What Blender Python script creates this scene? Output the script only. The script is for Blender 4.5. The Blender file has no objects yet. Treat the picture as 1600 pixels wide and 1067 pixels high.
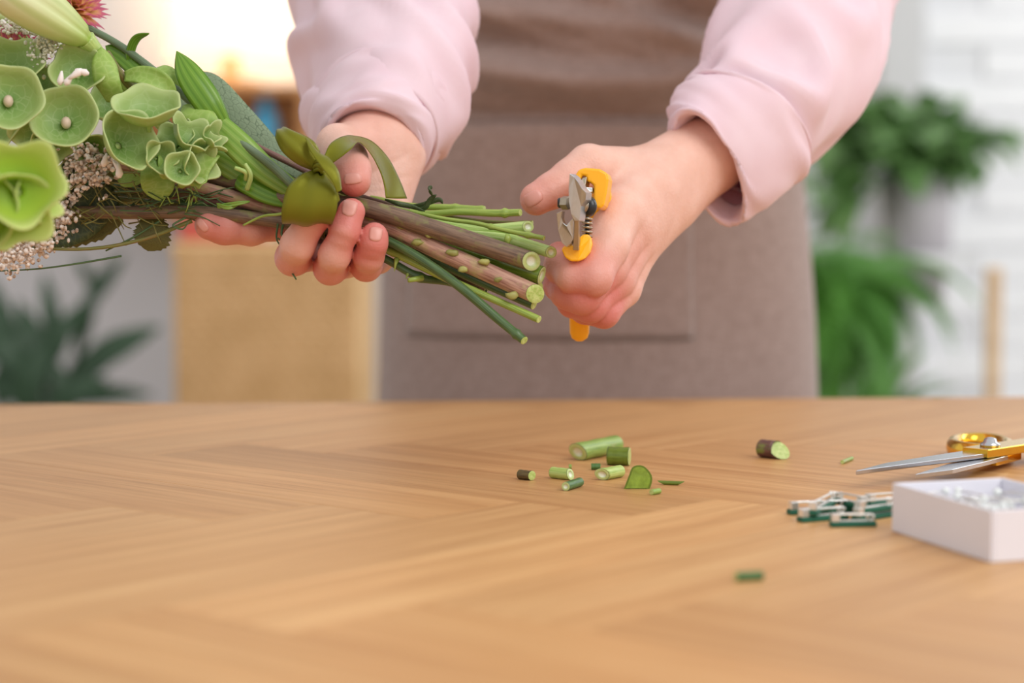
import bpy, bmesh, math, random
import numpy as np
from mathutils import Vector, Matrix, noise as mnoise

random.seed(7)
RNG = np.random.RandomState(11)
SC = bpy.context.scene
COL = SC.collection

# ------------------------------------------------------------------ camera, world, lights, exposure
TZ = 0.75                       # table top height (m)
CAM = np.array([0.0, 0.0, TZ + 0.12])
LENS = 70.0
F = LENS / 36.0 * 1600.0
PITCH = math.radians(4.0)
D = 0.87                        # distance of the hands
FWD = np.array([0, math.cos(PITCH), -math.sin(PITCH)])
RGT = np.array([1.0, 0, 0])
UP = np.array([0, math.sin(PITCH), math.cos(PITCH)])

cd = bpy.data.cameras.new('camera')
cam = bpy.data.objects.new('camera', cd)
COL.objects.link(cam)
cam.location = CAM
cam.rotation_euler = (math.pi / 2 - PITCH, 0, 0)
cd.sensor_width = 36.0
cd.lens = LENS
cd.clip_start = 0.02
cd.dof.use_dof = True
cd.dof.focus_distance = D - 0.012
cd.dof.aperture_fstop = 5.6
cd.dof.aperture_blades = 0
SC.camera = cam

SC.view_settings.view_transform = 'Standard'
SC.view_settings.look = 'None'
SC.view_settings.gamma = 1.0
SC.view_settings.use_curve_mapping = False
SC.view_settings.exposure = 0.14

w = bpy.data.worlds.new('room_light')
SC.world = w
w.use_nodes = True
w.node_tree.nodes['Background'].inputs[0].default_value = (1.0, 0.985, 0.97, 1)
w.node_tree.nodes['Background'].inputs[1].default_value = 0.74

def area(name, loc, target, sx, sy, power, color):
    l = bpy.data.lights.new(name, 'AREA')
    l.shape = 'RECTANGLE'
    l.size, l.size_y = sx, sy
    l.energy = power
    l.color = color
    o = bpy.data.objects.new(name, l)
    COL.objects.link(o)
    o.location = loc
    o.rotation_euler = (Vector(target) - Vector(loc)).to_track_quat('-Z', 'Y').to_euler()
    return o
area('window_light', (1.25, -0.35, 2.25), (0.05, 0.95, 0.85), 1.5, 1.5, 26, (1.0, 0.985, 0.97))
area('back_window_light', (2.9, 2.9, 2.3), (0.4, 4.2, 0.9), 1.5, 1.8, 40, (0.97, 0.985, 1.0))

# ------------------------------------------------------------------ helpers
def P(px, py, Z):
    return CAM + Z * (FWD + (px - 800.0) / F * RGT + (533.5 - py) / F * UP)
def Q(px, py, dz=0.0):
    return P(px, py, D + dz / 1000.0)
def T(px, py, h=0.0):
    d = FWD + (px - 800.0) / F * RGT + (533.5 - py) / F * UP
    t = (TZ + h - CAM[2]) / d[2]
    return CAM + t * d
def nrm(v):
    v = np.asarray(v, float)
    return v / (np.linalg.norm(v) + 1e-12)
def srgb(r, g, b):
    out = []
    for c in (r, g, b):
        c /= 255.0
        out.append(c / 12.92 if c <= 0.04045 else ((c + 0.055) / 1.055) ** 2.4)
    return (*out, 1.0)
def spl(pts, n):
    p = np.asarray(pts, float)
    if len(p) == 2:
        t = np.linspace(0, 1, n)[:, None]
        return p[0] * (1 - t) + p[1] * t
    p = np.vstack([2 * p[0] - p[1], p, 2 * p[-1] - p[-2]])
    m = len(p) - 3
    out = []
    for u in np.linspace(0, m, n):
        i = min(int(u), m - 1)
        t = u - i
        a, b, c, d = p[i], p[i + 1], p[i + 2], p[i + 3]
        out.append(0.5 * (2 * b + (c - a) * t + (2 * a - 5 * b + 4 * c - d) * t * t + (3 * b - a - 3 * c + d) * t ** 3))
    return np.array(out)

WL = {}                         # world location of every object made here
def tag(o, label=None, cat=None, group=None, kind=None):
    if label: o['label'] = label
    if cat: o['category'] = cat
    if group: o['group'] = group
    if kind: o['kind'] = kind
    return o
def empty(name, loc, label=None, cat=None, group=None):
    o = bpy.data.objects.new(name, None)
    COL.objects.link(o)
    o.location = loc
    o.empty_display_size = 0.02
    WL[o.name] = np.asarray(loc, float)
    return tag(o, label, cat, group)
def mk(name, v, f, m, parent=None, smooth=True, uv=None, solid=0.0, origin=None, bevel=0.0, sub=0):
    v = np.asarray(v, float)
    og = v.mean(0) if origin is None else np.asarray(origin, float)
    me = bpy.data.meshes.new(name)
    me.from_pydata((v - og).tolist(), [], [list(map(int, q)) for q in f])
    if uv is not None:
        l = me.uv_layers.new(name='UVMap')
        li = np.zeros(len(me.loops), int)
        me.loops.foreach_get('vertex_index', li)
        l.data.foreach_set('uv', np.asarray(uv, float)[li].ravel())
    if smooth:
        me.polygons.foreach_set('use_smooth', [True] * len(me.polygons))
    me.materials.append(m)
    me.update()
    o = bpy.data.objects.new(name, me)
    COL.objects.link(o)
    base = np.zeros(3)
    if parent is not None:
        o.parent = parent
        base = WL[parent.name]
    o.location = og - base
    WL[o.name] = og
    if bevel:
        b = o.modifiers.new('bevel', 'BEVEL')
        b.width, b.segments, b.limit_method = bevel, 3, 'ANGLE'
    if sub:
        s = o.modifiers.new('sub', 'SUBSURF')
        s.levels = s.render_levels = sub
    if solid:
        s = o.modifiers.new('solid', 'SOLIDIFY')
        s.thickness, s.offset = solid, 0
    return o
def inst(name, me, mw, parent=None):
    """object sharing mesh data, placed by a world matrix (parents here are never rotated)"""
    o = bpy.data.objects.new(name, me)
    COL.objects.link(o)
    m = Matrix(mw)
    WL[o.name] = np.array(m.translation)
    if parent is not None:
        o.parent = parent
        m = Matrix.Translation(-Vector(WL[parent.name])) @ m
    o.matrix_basis = m
    return o
def mesh_only(name, v, f, m, smooth=True, uv=None):
    o = mk(name, v, f, m, None, smooth, uv, origin=(0, 0, 0))
    me = o.data
    bpy.data.objects.remove(o)
    return me
def frame(x=None, z=None):
    z = nrm(z)
    x = nrm(np.asarray(x) - np.dot(x, z) * z)
    return x, np.cross(z, x), z
def mat4(x, y, z, loc):
    return Matrix(((x[0], y[0], z[0], loc[0]), (x[1], y[1], z[1], loc[1]), (x[2], y[2], z[2], loc[2]), (0, 0, 0, 1)))

def tube_data(path, rad, nseg=14, cap=True, ell=1.0, side=None):
    """path (n,3), rad (n,) -> verts, faces, uv (u along in metres, v round 0..1)"""
    path = np.asarray(path, float)
    n = len(path)
    rad = np.broadcast_to(np.asarray(rad, float), (n,))
    tg = np.gradient(path, axis=0)
    tg /= np.linalg.norm(tg, axis=1)[:, None] + 1e-12
    s = np.array([0, 0, 1.0]) if side is None else nrm(side)
    if abs(np.dot(s, tg[0])) > 0.95: s = np.array([1.0, 0, 0])
    u = nrm(s - np.dot(s, tg[0]) * tg[0])
    V, UV = [], []
    L = 0
    for i in range(n):
        if i:
            L += np.linalg.norm(path[i] - path[i - 1])
        u = nrm(u - np.dot(u, tg[i]) * tg[i])
        w_ = np.cross(tg[i], u)
        for k in range(nseg):
            a = 2 * math.pi * k / nseg
            V.append(path[i] + rad[i] * (math.cos(a) * u + ell * math.sin(a) * w_))
            UV.append((L * 100, k / nseg))
    Fc = []
    for i in range(n - 1):
        for k in range(nseg):
            k2 = (k + 1) % nseg
            Fc.append((i * nseg + k, i * nseg + k2, (i + 1) * nseg + k2, (i + 1) * nseg + k))
    if cap:
        Fc.append(tuple(range(nseg))[::-1])
        Fc.append(tuple((n - 1) * nseg + k for k in range(nseg)))
    return np.array(V), Fc, np.array(UV)
def join(parts):
    V, Fc, UV = [], [], []
    o = 0
    for v, f, uv in parts:
        V.append(v); UV.append(uv if uv is not None else np.zeros((len(v), 2)))
        Fc += [tuple(i + o for i in q) for q in f]
        o += len(v)
    return np.vstack(V), Fc, np.vstack(UV)
def grid_faces(nu, nv, closed_v=False):
    f = []
    for i in range(nu - 1):
        for j in range(nv if closed_v else nv - 1):
            j2 = (j + 1) % nv
            f.append((i * nv + j, i * nv + j2, (i + 1) * nv + j2, (i + 1) * nv + j))
    return f
def box_data(lo, hi):
    x0, y0, z0 = lo; x1, y1, z1 = hi
    v = [(x0, y0, z0), (x1, y0, z0), (x1, y1, z0), (x0, y1, z0), (x0, y0, z1), (x1, y0, z1), (x1, y1, z1), (x0, y1, z1)]
    f = [(3, 2, 1, 0), (4, 5, 6, 7), (0, 1, 5, 4), (1, 2, 6, 5), (2, 3, 7, 6), (3, 0, 4, 7)]
    return np.array(v, float), f, np.zeros((8, 2))
def ico_data(c, r, sub=1, scale=(1, 1, 1)):
    bm = bmesh.new()
    bmesh.ops.create_icosphere(bm, subdivisions=sub, radius=1.0)
    v = np.array([x.co[:] for x in bm.verts]) * np.asarray(scale) * r + np.asarray(c)
    f = [tuple(x.index for x in q.verts) for q in bm.faces]
    bm.free()
    return v, f, np.zeros((len(v), 2))
def lathe_data(prof, nseg=24, origin=(0, 0, 0), ax=None):
    x, y, z = ((1, 0, 0), (0, 1, 0), (0, 0, 1)) if ax is None else ax
    x, y, z = map(np.asarray, (x, y, z))
    V, UV = [], []
    for i, (r, h) in enumerate(prof):
        for k in range(nseg):
            a = 2 * math.pi * k / nseg
            V.append(np.asarray(origin) + r * (math.cos(a) * x + math.sin(a) * y) + h * z)
            UV.append((k / nseg, i / (len(prof) - 1)))
    f = grid_faces(len(prof), nseg, True)
    f.append(tuple(range(nseg))[::-1]); f.append(tuple((len(prof) - 1) * nseg + k for k in range(nseg)))
    return np.array(V), f, np.array(UV)
def fbm(p, s=1.0, o=3):
    v, a, q = 0.0, 1.0, Vector(p) * s
    for _ in range(o):
        v += a * mnoise.noise(q); q *= 2.03; a *= 0.5
    return v

# ------------------------------------------------------------------ materials
class NT:
    def __init__(s, name):
        s.m = bpy.data.materials.new(name)
        s.m.use_nodes = True
        s.t = s.m.node_tree
        s.b = s.t.nodes['Principled BSDF']
        s.out = s.t.nodes['Material Output']
    def n(s, kind, **kw):
        x = s.t.nodes.new(kind)
        for k, v in kw.items():
            if k.startswith('i_'): x.inputs[k[2:].replace('_', ' ')].default_value = v
            else: setattr(x, k, v)
        return x
    def l(s, a, b): s.t.links.new(a, b)
    def coord(s, which='Object', scale=(1, 1, 1), rot=(0, 0, 0), rnd=False):
        c = s.n('ShaderNodeTexCoord')
        mp = s.n('ShaderNodeMapping')
        mp.inputs['Scale'].default_value = scale
        mp.inputs['Rotation'].default_value = rot
        s.l(c.outputs[which], mp.inputs['Vector'])
        if rnd:
            oi = s.n('ShaderNodeObjectInfo')
            mul = s.n('ShaderNodeMath', operation='MULTIPLY'); mul.inputs[1].default_value = 37.0
            s.l(oi.outputs['Random'], mul.inputs[0])
            cb = s.n('ShaderNodeCombineXYZ')
            for k in range(3): s.l(mul.outputs[0], cb.inputs[k])
            s.l(cb.outputs[0], mp.inputs['Location'])
        return mp.outputs[0]
    def noise(s, vec, scale, detail=3.0, rough=0.55, dist=0.0):
        x = s.n('ShaderNodeTexNoise')
        x.inputs['Scale'].default_value = scale; x.inputs['Detail'].default_value = detail
        x.inputs['Roughness'].default_value = rough; x.inputs['Distortion'].default_value = dist
        s.l(vec, x.inputs['Vector'])
        return x.outputs['Fac']
    def ramp(s, fac, stops):
        r = s.n('ShaderNodeValToRGB')
        e = r.color_ramp.elements
        while len(e) < len(stops): e.new(0.5)
        for x, (p, c) in zip(e, stops):
            x.position = p; x.color = c
        s.l(fac, r.inputs['Fac'])
        return r.outputs['Color']
    def mix(s, fac, a, b, blend='MIX'):
        x = s.n('ShaderNodeMix', data_type='RGBA', blend_type=blend)
        for v, k in ((fac, 0), (a, 6), (b, 7)):
            if hasattr(v, 'is_output'): s.l(v, x.inputs[k])
            else: x.inputs[k].default_value = v
        return x.outputs[2]
    def math(s, op, a, b=0.0):
        x = s.n('ShaderNodeMath', operation=op)
        for v, k in ((a, 0), (b, 1)):
            if hasattr(v, 'is_output'): s.l(v, x.inputs[k])
            else: x.inputs[k].default_value = v
        return x.outputs[0]
    def col(s, c):
        if hasattr(c, 'is_output'): s.l(c, s.b.inputs['Base Color'])
        else: s.b.inputs['Base Color'].default_value = c
    def bump(s, h, strength=0.3, dist=0.001):
        x = s.n('ShaderNodeBump')
        x.inputs['Strength'].default_value = strength; x.inputs['Distance'].default_value = dist
        s.l(h, x.inputs['Height'])
        s.l(x.outputs[0], s.b.inputs['Normal'])
        return x
    def set(s, **kw):
        for k, v in kw.items(): s.b.inputs[k.replace('_', ' ')].default_value = v
        return s
    def translucent(s, color, fac):
        t = s.n('ShaderNodeBsdfTranslucent')
        if hasattr(color, 'is_output'): s.l(color, t.inputs[0])
        else: t.inputs[0].default_value = color
        mx = s.n('ShaderNodeMixShader')
        mx.inputs[0].default_value = fac
        s.l(s.b.outputs[0], mx.inputs[1]); s.l(t.outputs[0], mx.inputs[2])
        s.l(mx.outputs[0], s.out.inputs['Surface'])

def M_plain(name, c, rough=0.5, metal=0.0, var=0.08, scale=40.0, bump=0.0, which='Object', **kw):
    k = NT(name)
    nz = k.noise(k.coord(which), scale)
    lo = tuple(x * (1 - var) for x in c[:3]) + (1,)
    hi = tuple(min(1, x * (1 + var)) for x in c[:3]) + (1,)
    k.col(k.ramp(nz, [(0.3, lo), (0.7, hi)]))
    k.set(Roughness=rough, Metallic=metal, **kw)
    if bump: k.bump(nz, bump, 0.0006)
    return k.m

def M_wood(name, dark, mid, light, scale=1.0, rough=0.33, rnd=0.35):
    """grain runs along the object's X axis"""
    k = NT(name)
    v = k.coord('Object', (4.0 * scale, 105 * scale, 105 * scale), rnd=True)
    a = k.noise(v, 1.0, 4, 0.6, 0.6)
    v2 = k.coord('Object', (16 * scale, 650 * scale, 650 * scale), rnd=True)
    b = k.noise(v2, 1.0, 3, 0.6)
    c = k.ramp(a, [(0.30, dark), (0.52, mid), (0.72, light)])
    pores = k.ramp(b, [(0.33, (0.78, 0.72, 0.66, 1)), (0.52, (1, 1, 1, 1))])
    c = k.mix(0.75, c, pores, 'MULTIPLY')
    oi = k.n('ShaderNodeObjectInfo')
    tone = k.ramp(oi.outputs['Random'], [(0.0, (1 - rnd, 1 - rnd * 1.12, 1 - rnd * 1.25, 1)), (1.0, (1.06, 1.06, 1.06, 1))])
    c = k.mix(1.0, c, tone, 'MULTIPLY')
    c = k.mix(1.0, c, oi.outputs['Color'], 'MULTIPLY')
    k.col(c)
    k.set(Roughness=rough)
    k.b.inputs['Specular IOR Level'].default_value = 0.38
    k.bump(b, 0.10, 0.0003)
    return k.m

def M_stem(name, base, streak, patch=None, rough=0.45, pf=(0.55, 0.68)):
    k = NT(name)
    v = k.coord('UV', (0.8, 26, 1), rnd=True)
    a = k.noise(v, 1.0, 4, 0.6)
    c = k.ramp(a, [(0.32, streak), (0.6, base)])
    if patch:
        p = k.noise(k.coord('UV', (0.9, 3, 1), rnd=True), 1.3, 3)
        c = k.mix(k.ramp(p, [(pf[0], (0, 0, 0, 1)), (pf[1], (1, 1, 1, 1))]), c, patch)
    k.col(c)
    k.set(Roughness=rough)
    k.bump(a, 0.25, 0.0004)
    return k.m

def M_leaf(name, base, dark, vein, kind='parallel', rough=0.35, trans=0.25, freq=9.0):
    k = NT(name)
    if kind == 'parallel':          # u across 0..1, v along
        uvn = k.coord('UV', (1, 0.25, 1))
        wv = k.n('ShaderNodeTexWave', wave_type='BANDS', bands_direction='X')
        wv.inputs['Scale'].default_value = freq * 0.32; wv.inputs['Distortion'].default_value = 0.4
        k.l(uvn, wv.inputs['Vector'])
        c = k.ramp(wv.outputs['Fac'], [(0.0, dark), (0.35, base), (0.9, base), (1.0, vein)])
        h = wv.outputs['Fac']
    else:
        vo = k.n('ShaderNodeTexVoronoi', feature='DISTANCE_TO_EDGE')
        vo.inputs['Scale'].default_value = freq
        k.l(k.coord('UV', (1, 1.6, 1), rnd=True), vo.inputs['Vector'])
        h = vo.outputs['Distance']
        c = k.ramp(h, [(0.0, vein), (0.07, base), (0.6, dark)])
    nz = k.noise(k.coord('Object', rnd=True), 60, 3)
    c = k.mix(k.ramp(nz, [(0.4, (0, 0, 0, 1)), (0.8, (0.5, 0.5, 0.5, 1))]), c, dark)
    k.col(c)
    k.set(Roughness=rough)
    k.bump(h, 0.25, 0.0004)
    if trans: k.translucent(base, trans)
    return k.m
# ------------------------------------------------------------------ setting
m_wall = M_plain('grey_plaster', srgb(206, 204, 206), 0.9, var=0.03, scale=3)
m_brick = M_plain('white_painted_brick', srgb(238, 239, 241), 0.75, var=0.03, scale=20, bump=0.3)
m_mortar = M_plain('grey_mortar', srgb(224, 225, 228), 0.95, var=0.03)
m_floor = M_plain('grey_floor', srgb(170, 165, 160), 0.6, var=0.05, scale=4)
m_trim = M_plain('grey_white_paint', srgb(205, 205, 206), 0.6, var=0.02)
WY = 4.40
v, f, _ = box_data((-3.2, WY, 0), (0.62, WY + 0.12, 2.8))
tag(mk('wall_back', v, f, m_wall, smooth=False), kind='structure')
v, f, _ = box_data((0.62, WY, 0), (3.2, WY + 0.12, 2.8))
wr = tag(mk('wall_brick', v, f, m_mortar, smooth=False), kind='structure')
v, f, _ = box_data((-3.6, -1.5, -0.05), (3.6, WY + 0.12, 0))
tag(mk('floor', v, f, m_floor, smooth=False), kind='structure')
v, f, _ = box_data((0.80, WY - 0.04, 0), (0.90, WY + 0.01, 2.8))
tag(mk('trim_1', v, f, m_trim, smooth=False, bevel=0.006), kind='structure')
v, f, _ = box_data((-3.2, WY - 0.015, 0), (0.62, WY, 0.09))
tag(mk('baseboard_back', v, f, m_trim, smooth=False), kind='structure')
# bricks of the white wall
bv, bf, _ = box_data((-0.122, -0.003, -0.033), (0.122, 0.012, 0.033))
bm = bmesh.new()
bvs = [bm.verts.new(p) for p in bv]
for q in bf: bm.faces.new([bvs[i] for i in q])
bmesh.ops.bevel(bm, geom=bm.edges[:], offset=0.002, segments=1, affect='EDGES')
brick_me = bpy.data.meshes.new('brick'); bm.to_mesh(brick_me); bm.free(); brick_me.materials.append(m_brick)
for r in range(22):
    for c in range(7):
        x = 1.03 + c * 0.252 + (0.126 if r % 2 else 0)
        z = 0.36 + r * 0.074
        if x > 2.7: continue
        o = inst('brick', brick_me, Matrix.Translation((x + random.uniform(-.002, .002), WY - 0.004 + random.uniform(-.003, .003), z)), wr)

# ------------------------------------------------------------------ table with herringbone top
m_oak = M_wood('oak_veneer', srgb(198, 147, 94), srgb(213, 164, 109), srgb(223, 178, 123), 1.0, 0.42, 0.12)
m_oakleg = M_wood('oak_solid', srgb(178, 125, 76), srgb(204, 152, 99), srgb(220, 172, 120), 0.8, 0.4, 0.0)
ROT = math.radians(4.3)
ex, ey = np.array([math.cos(ROT), math.sin(ROT)]), np.array([-math.sin(ROT), math.cos(ROT)])
tc = T(800, 626)                       # a point of the far edge
far = np.array(tc[:2])
HW, NEAR = 0.95, 1.60                  # half width and depth of the table
table = empty('dining_table', (far[0] - ey[0] * 0.8, far[1] - ey[1] * 0.8, 0.0), 'oak table with a herringbone plank top in the foreground', 'table')
def tb(x, y, z):                       # table coords: x along far edge, y towards viewer (0 = far edge)
    q = far + ex * x - ey * y
    return np.array([q[0], q[1], z])
def tbox(name, x0, x1, y0, y1, z0, z1, m, bevel=0.0):
    v, f, _ = box_data((x0, y0, z0), (x1, y1, z1))
    v = np.array([tb(a, b, c) for a, b, c in v])
    f = [q[::-1] for q in f]
    return mk(name, v, f, m, table, smooth=False, bevel=bevel)
tbox('tabletop', -HW, HW, 0, NEAR, TZ - 0.030, TZ - 0.0016, m_oakleg, 0.002)
tbox('edge_band', -HW, HW, -0.004, 0.0, TZ - 0.030, TZ - 0.0002, m_oakleg, 0.001)
for sx in (-1, 1):
    for y in (0.14, NEAR - 0.10):
        v, f, uv = tube_data([tb(sx * (HW - 0.1), y, 0), tb(sx * (HW - 0.1), y, TZ - 0.03)], [0.022, 0.034], 20)
        mk('leg', v, f, m_oakleg, table)
tbox('apron_rail', -HW + 0.1, HW - 0.1, 0.135, 0.155, TZ - 0.10, TZ - 0.03, m_oakleg)
tbox('apron_rail', -HW + 0.1, HW - 0.1, NEAR - .12, NEAR - 0.10, TZ - 0.10, TZ - 0.03, m_oakleg)
PW, PL = 0.057, 0.285
g0 = T(985, 806)[:2]                   # a lower corner of the zig-zag seam
def clip(poly, n, d):
    out = []
    for i in range(len(poly)):
        a, b = poly[i], poly[(i + 1) % len(poly)]
        da, db = a @ n - d, b @ n - d
        if da <= 0: out.append(a)
        if (da < 0) != (db < 0) and abs(da - db) > 1e-12: out.append(a + (b - a) * (da / (da - db)))
    return out
uu, vv = (ex + ey) / math.sqrt(2), (ex - ey) / math.sqrt(2)
plank_full = None
def plank(lo, hi, along_u):
    c2 = (np.array(lo) + np.array(hi)) / 2 - np.array([PL, PW])      # H upper right corner sits at g0
    cw = g0 + uu * c2[0] + vv * c2[1]
    ax, ay = (uu, vv) if along_u else (vv, uu)
    poly = [cw + sx * ax * PL / 2 + sy * ay * PW / 2 for sx, sy in ((-1, -1), (1, -1), (1, 1), (-1, 1))]
    full = len(poly)
    for n, d in ((ex, far @ ex + HW), (-ex, -(far @ ex) + HW), (ey, far @ ey), (-ey, -(far @ ey) + NEAR)):
        poly = clip(poly, n, d)
        if len(poly) < 3: return
    pts = np.array([[(q - cw) @ ax, (q - cw) @ ay] for q in poly])
    if 0.5 * abs(np.sum(pts[:, 0] * np.roll(pts[:, 1], -1) - pts[:, 1] * np.roll(pts[:, 0], -1))) < 1e-4: return
    sgn = np.sum(pts[:, 0] * np.roll(pts[:, 1], -1) - pts[:, 1] * np.roll(pts[:, 0], -1))
    cc = pts.mean(0)
    n_ = len(pts)
    ins = np.array([cc + (q - cc) * (1 - 0.00030 / (np.linalg.norm(q - cc))) for q in pts])
    def ring(p, z): return [(a, b, z) for a, b in p]
    V = ring(pts, -0.0016) + ring(pts, -0.00015) + ring(ins, 0.0)
    Fc = []
    for k in range(n_):
        k2 = (k + 1) % n_
        for r_ in (0, 1): Fc.append((r_ * n_ + k, r_ * n_ + k2, (r_ + 1) * n_ + k2, (r_ + 1) * n_ + k))
    Fc.append(tuple(2 * n_ + k for k in range(n_)))
    # right-handed frame with z up
    zdir = ax[0] * ay[1] - ax[1] * ay[0]
    if zdir < 0:
        V = [(a, -b, c) for a, b, c in V]; ay = -ay
    if sgn * (1 if zdir > 0 else -1) < 0: Fc = [q[::-1] for q in Fc]
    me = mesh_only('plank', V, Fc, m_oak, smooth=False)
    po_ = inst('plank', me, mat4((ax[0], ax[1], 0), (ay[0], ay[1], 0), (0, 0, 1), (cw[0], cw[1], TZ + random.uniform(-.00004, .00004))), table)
    po_.color = (1, 1, 1, 1) if along_u else (0.90, 0.865, 0.83, 1)      # cross rows tinted darker, standing in for how their grain reflects light
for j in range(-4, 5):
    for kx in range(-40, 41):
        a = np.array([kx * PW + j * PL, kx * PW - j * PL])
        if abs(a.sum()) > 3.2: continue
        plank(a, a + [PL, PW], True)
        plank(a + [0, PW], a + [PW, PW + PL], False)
# ------------------------------------------------------------------ person: one body surface grown from blended limbs
def cap_d(p, a, b, ra, rb):
    ba = (b - a).astype(np.float32)
    pa = p - a.astype(np.float32)
    t = np.clip(pa @ ba / max(float(ba @ ba), 1e-12), 0, 1)
    return np.sqrt(((pa - t[:, None] * ba) ** 2).sum(1)) - (ra + t * (rb - ra))
def smin(a, b, k):
    h = np.clip(0.5 + 0.5 * (b - a) / k, 0, 1)
    return b + (a - b) * h - k * h * (1 - h)
def chain_d(p, ch, k):
    d = None
    for (a, ra), (b, rb) in zip(ch[:-1], ch[1:]):
        e = cap_d(p, a, b, ra, rb)
        d = e if d is None else smin(d, e, k)
    return d
def hand_sdf(palm, fingers, creases, kp=0.009, kf=0.003):
    def f(p):
        base = None
        for ch in palm:
            e = chain_d(p, ch, 0.004)
            base = e if base is None else smin(base, e, kp)
        d = base
        for ch in fingers:
            d = np.minimum(d, smin(base, chain_d(p, ch, 0.003), kf))
        for c, ax, wd, dep, rad in creases:      # (centre, axis across the crease, width, depth, reach)
            q = p - c.astype(np.float32)
            t = q @ ax.astype(np.float32)
            rr = (q ** 2).sum(1)
            d = d + dep * np.exp(-(t / wd) ** 2) * np.exp(-rr / rad ** 2)
        return d
    return f
def surface_nets(f, lo, hi, h):
    ax = [np.arange(l, u + h, h, dtype=np.float32) for l, u in zip(lo, hi)]
    n = [len(a) for a in ax]
    vol = np.empty(n, np.float32)
    g = np.stack(np.meshgrid(ax[1], ax[2], indexing='ij'), -1).reshape(-1, 2)
    step = max(1, 300000 // len(g))
    for i in range(0, n[0], step):
        xs = ax[0][i:i + step]
        pts = np.empty((len(xs), len(g), 3), np.float32)
        pts[:, :, 0] = xs[:, None]; pts[:, :, 1:] = g[None]
        vol[i:i + step] = f(pts.reshape(-1, 3)).reshape(len(xs), n[1], n[2])
    ins = vol < 0
    cn = [(a, b, c) for a in (0, 1) for b in (0, 1) for c in (0, 1)]
    def sl(o): return tuple(slice(o[k], n[k] - 1 + o[k]) for k in range(3))
    s = sum(ins[sl(o)].astype(np.int8) for o in cn)
    act = np.argwhere((s > 0) & (s < 8))
    idx = -np.ones([k - 1 for k in n], np.int64)
    idx[tuple(act.T)] = np.arange(len(act))
    acc = np.zeros((len(act), 3)); cnt = np.zeros(len(act))
    for k in range(3):
        for o in cn:
            if o[k]: continue
            o2 = list(o); o2[k] = 1
            v0 = vol[tuple((act + o).T)]; v1 = vol[tuple((act + o2).T)]
            m = (v0 < 0) != (v1 < 0)
            t = np.where(m, v0 / np.where(m, v0 - v1, 1), 0)
            q = np.tile(np.array(o, float), (len(act), 1)); q[:, k] += t
            acc[m] += q[m]; cnt[m] += 1
    V = (act + acc / cnt[:, None]) * h + np.array([a[0] for a in ax])
    Fc = []
    for k in range(3):
        a, b = (k + 1) % 3, (k + 2) % 3
        s0 = [slice(None)] * 3; s1 = [slice(None)] * 3
        s0[k] = slice(0, n[k] - 1); s1[k] = slice(1, n[k])
        e = np.argwhere(ins[tuple(s0)] != ins[tuple(s1)])
        e = e[(e[:, a] > 0) & (e[:, b] > 0) & (e[:, a] < n[a] - 1) & (e[:, b] < n[b] - 1)]
        sg = ins[tuple(e.T)]
        def cell(da, db):
            c = e.copy(); c[:, a] -= da; c[:, b] -= db
            return idx[tuple(c.T)]
        q = np.stack([cell(1, 1), cell(0, 1), cell(0, 0), cell(1, 0)], 1)
        q[~sg] = q[~sg][:, ::-1]
        Fc.append(q)
    Fc = np.vstack(Fc)
    return V, Fc[(Fc >= 0).all(1)]
def C_(*pts):                     # chain from (px, py, dz, r mm)
    return [(Q(a, b, c), r / 1000.0) for a, b, c, r in pts]

WL_ = Q(588, 215, 58); EL_ = P(592, -128, 1.12)
WR_ = Q(1112, 240, 76); ER_ = P(1400, -170, 1.13)
# hand on the left of the picture, holding the bouquet
palmA = [C_((567, 222, 55, 16), (583, 120, 120, 19), (588, 20, 180, 22)), C_((606, 222, 58, 16), (612, 120, 120, 19), (600, 20, 180, 22)),
         C_((572, 235, 45, 15), (540, 305, 32, 11)), C_((598, 240, 48, 15), (572, 325, 34, 11)), C_((617, 250, 46, 13), (604, 330, 34, 10)),
         C_((590, 225, 45, 14), (535, 232, 24, 9.5))]
fingA = [C_((560, 228, 34, 11), (528, 227, 18, 9.2), (543, 249, -4, 8.4), (550, 266, -12, 7.9), (554, 282, -17, 7.1)),
         C_((525, 312, 28, 9.5), (455, 340, 18, 7.8), (430, 350, 13, 7.0), (392, 360, 5, 6.4), (350, 356, 0, 7.0), (327, 352, -3, 6.4)),
         C_((552, 330, 30, 9.2), (492, 394, 16, 8.0), (458, 403, -8, 7.4), (465, 383, -20, 7.0), (490, 340, -26, 6.5), (504, 314, -24, 6.0)),
         C_((583, 340, 30, 8.6), (541, 406, 16, 7.6), (516, 419, -8, 6.9), (523, 398, -21, 6.5), (538, 362, -26, 6.0), (549, 331, -24, 5.9)),
         C_((614, 340, 30, 8.2), (590, 402, 18, 6.9), (572, 415, -4, 6.5), (576, 400, -16, 6.3), (583, 380, -21, 5.8), (585, 368, -21, 5.7))]
def cr(px, py, dz, dx, dy, wd, dep, rad):   # crease across direction (dx,dy) in the picture plane
    return (Q(px, py, dz), nrm(dx * RGT - dy * UP), wd / 1000, dep / 1000, rad / 1000)
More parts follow.
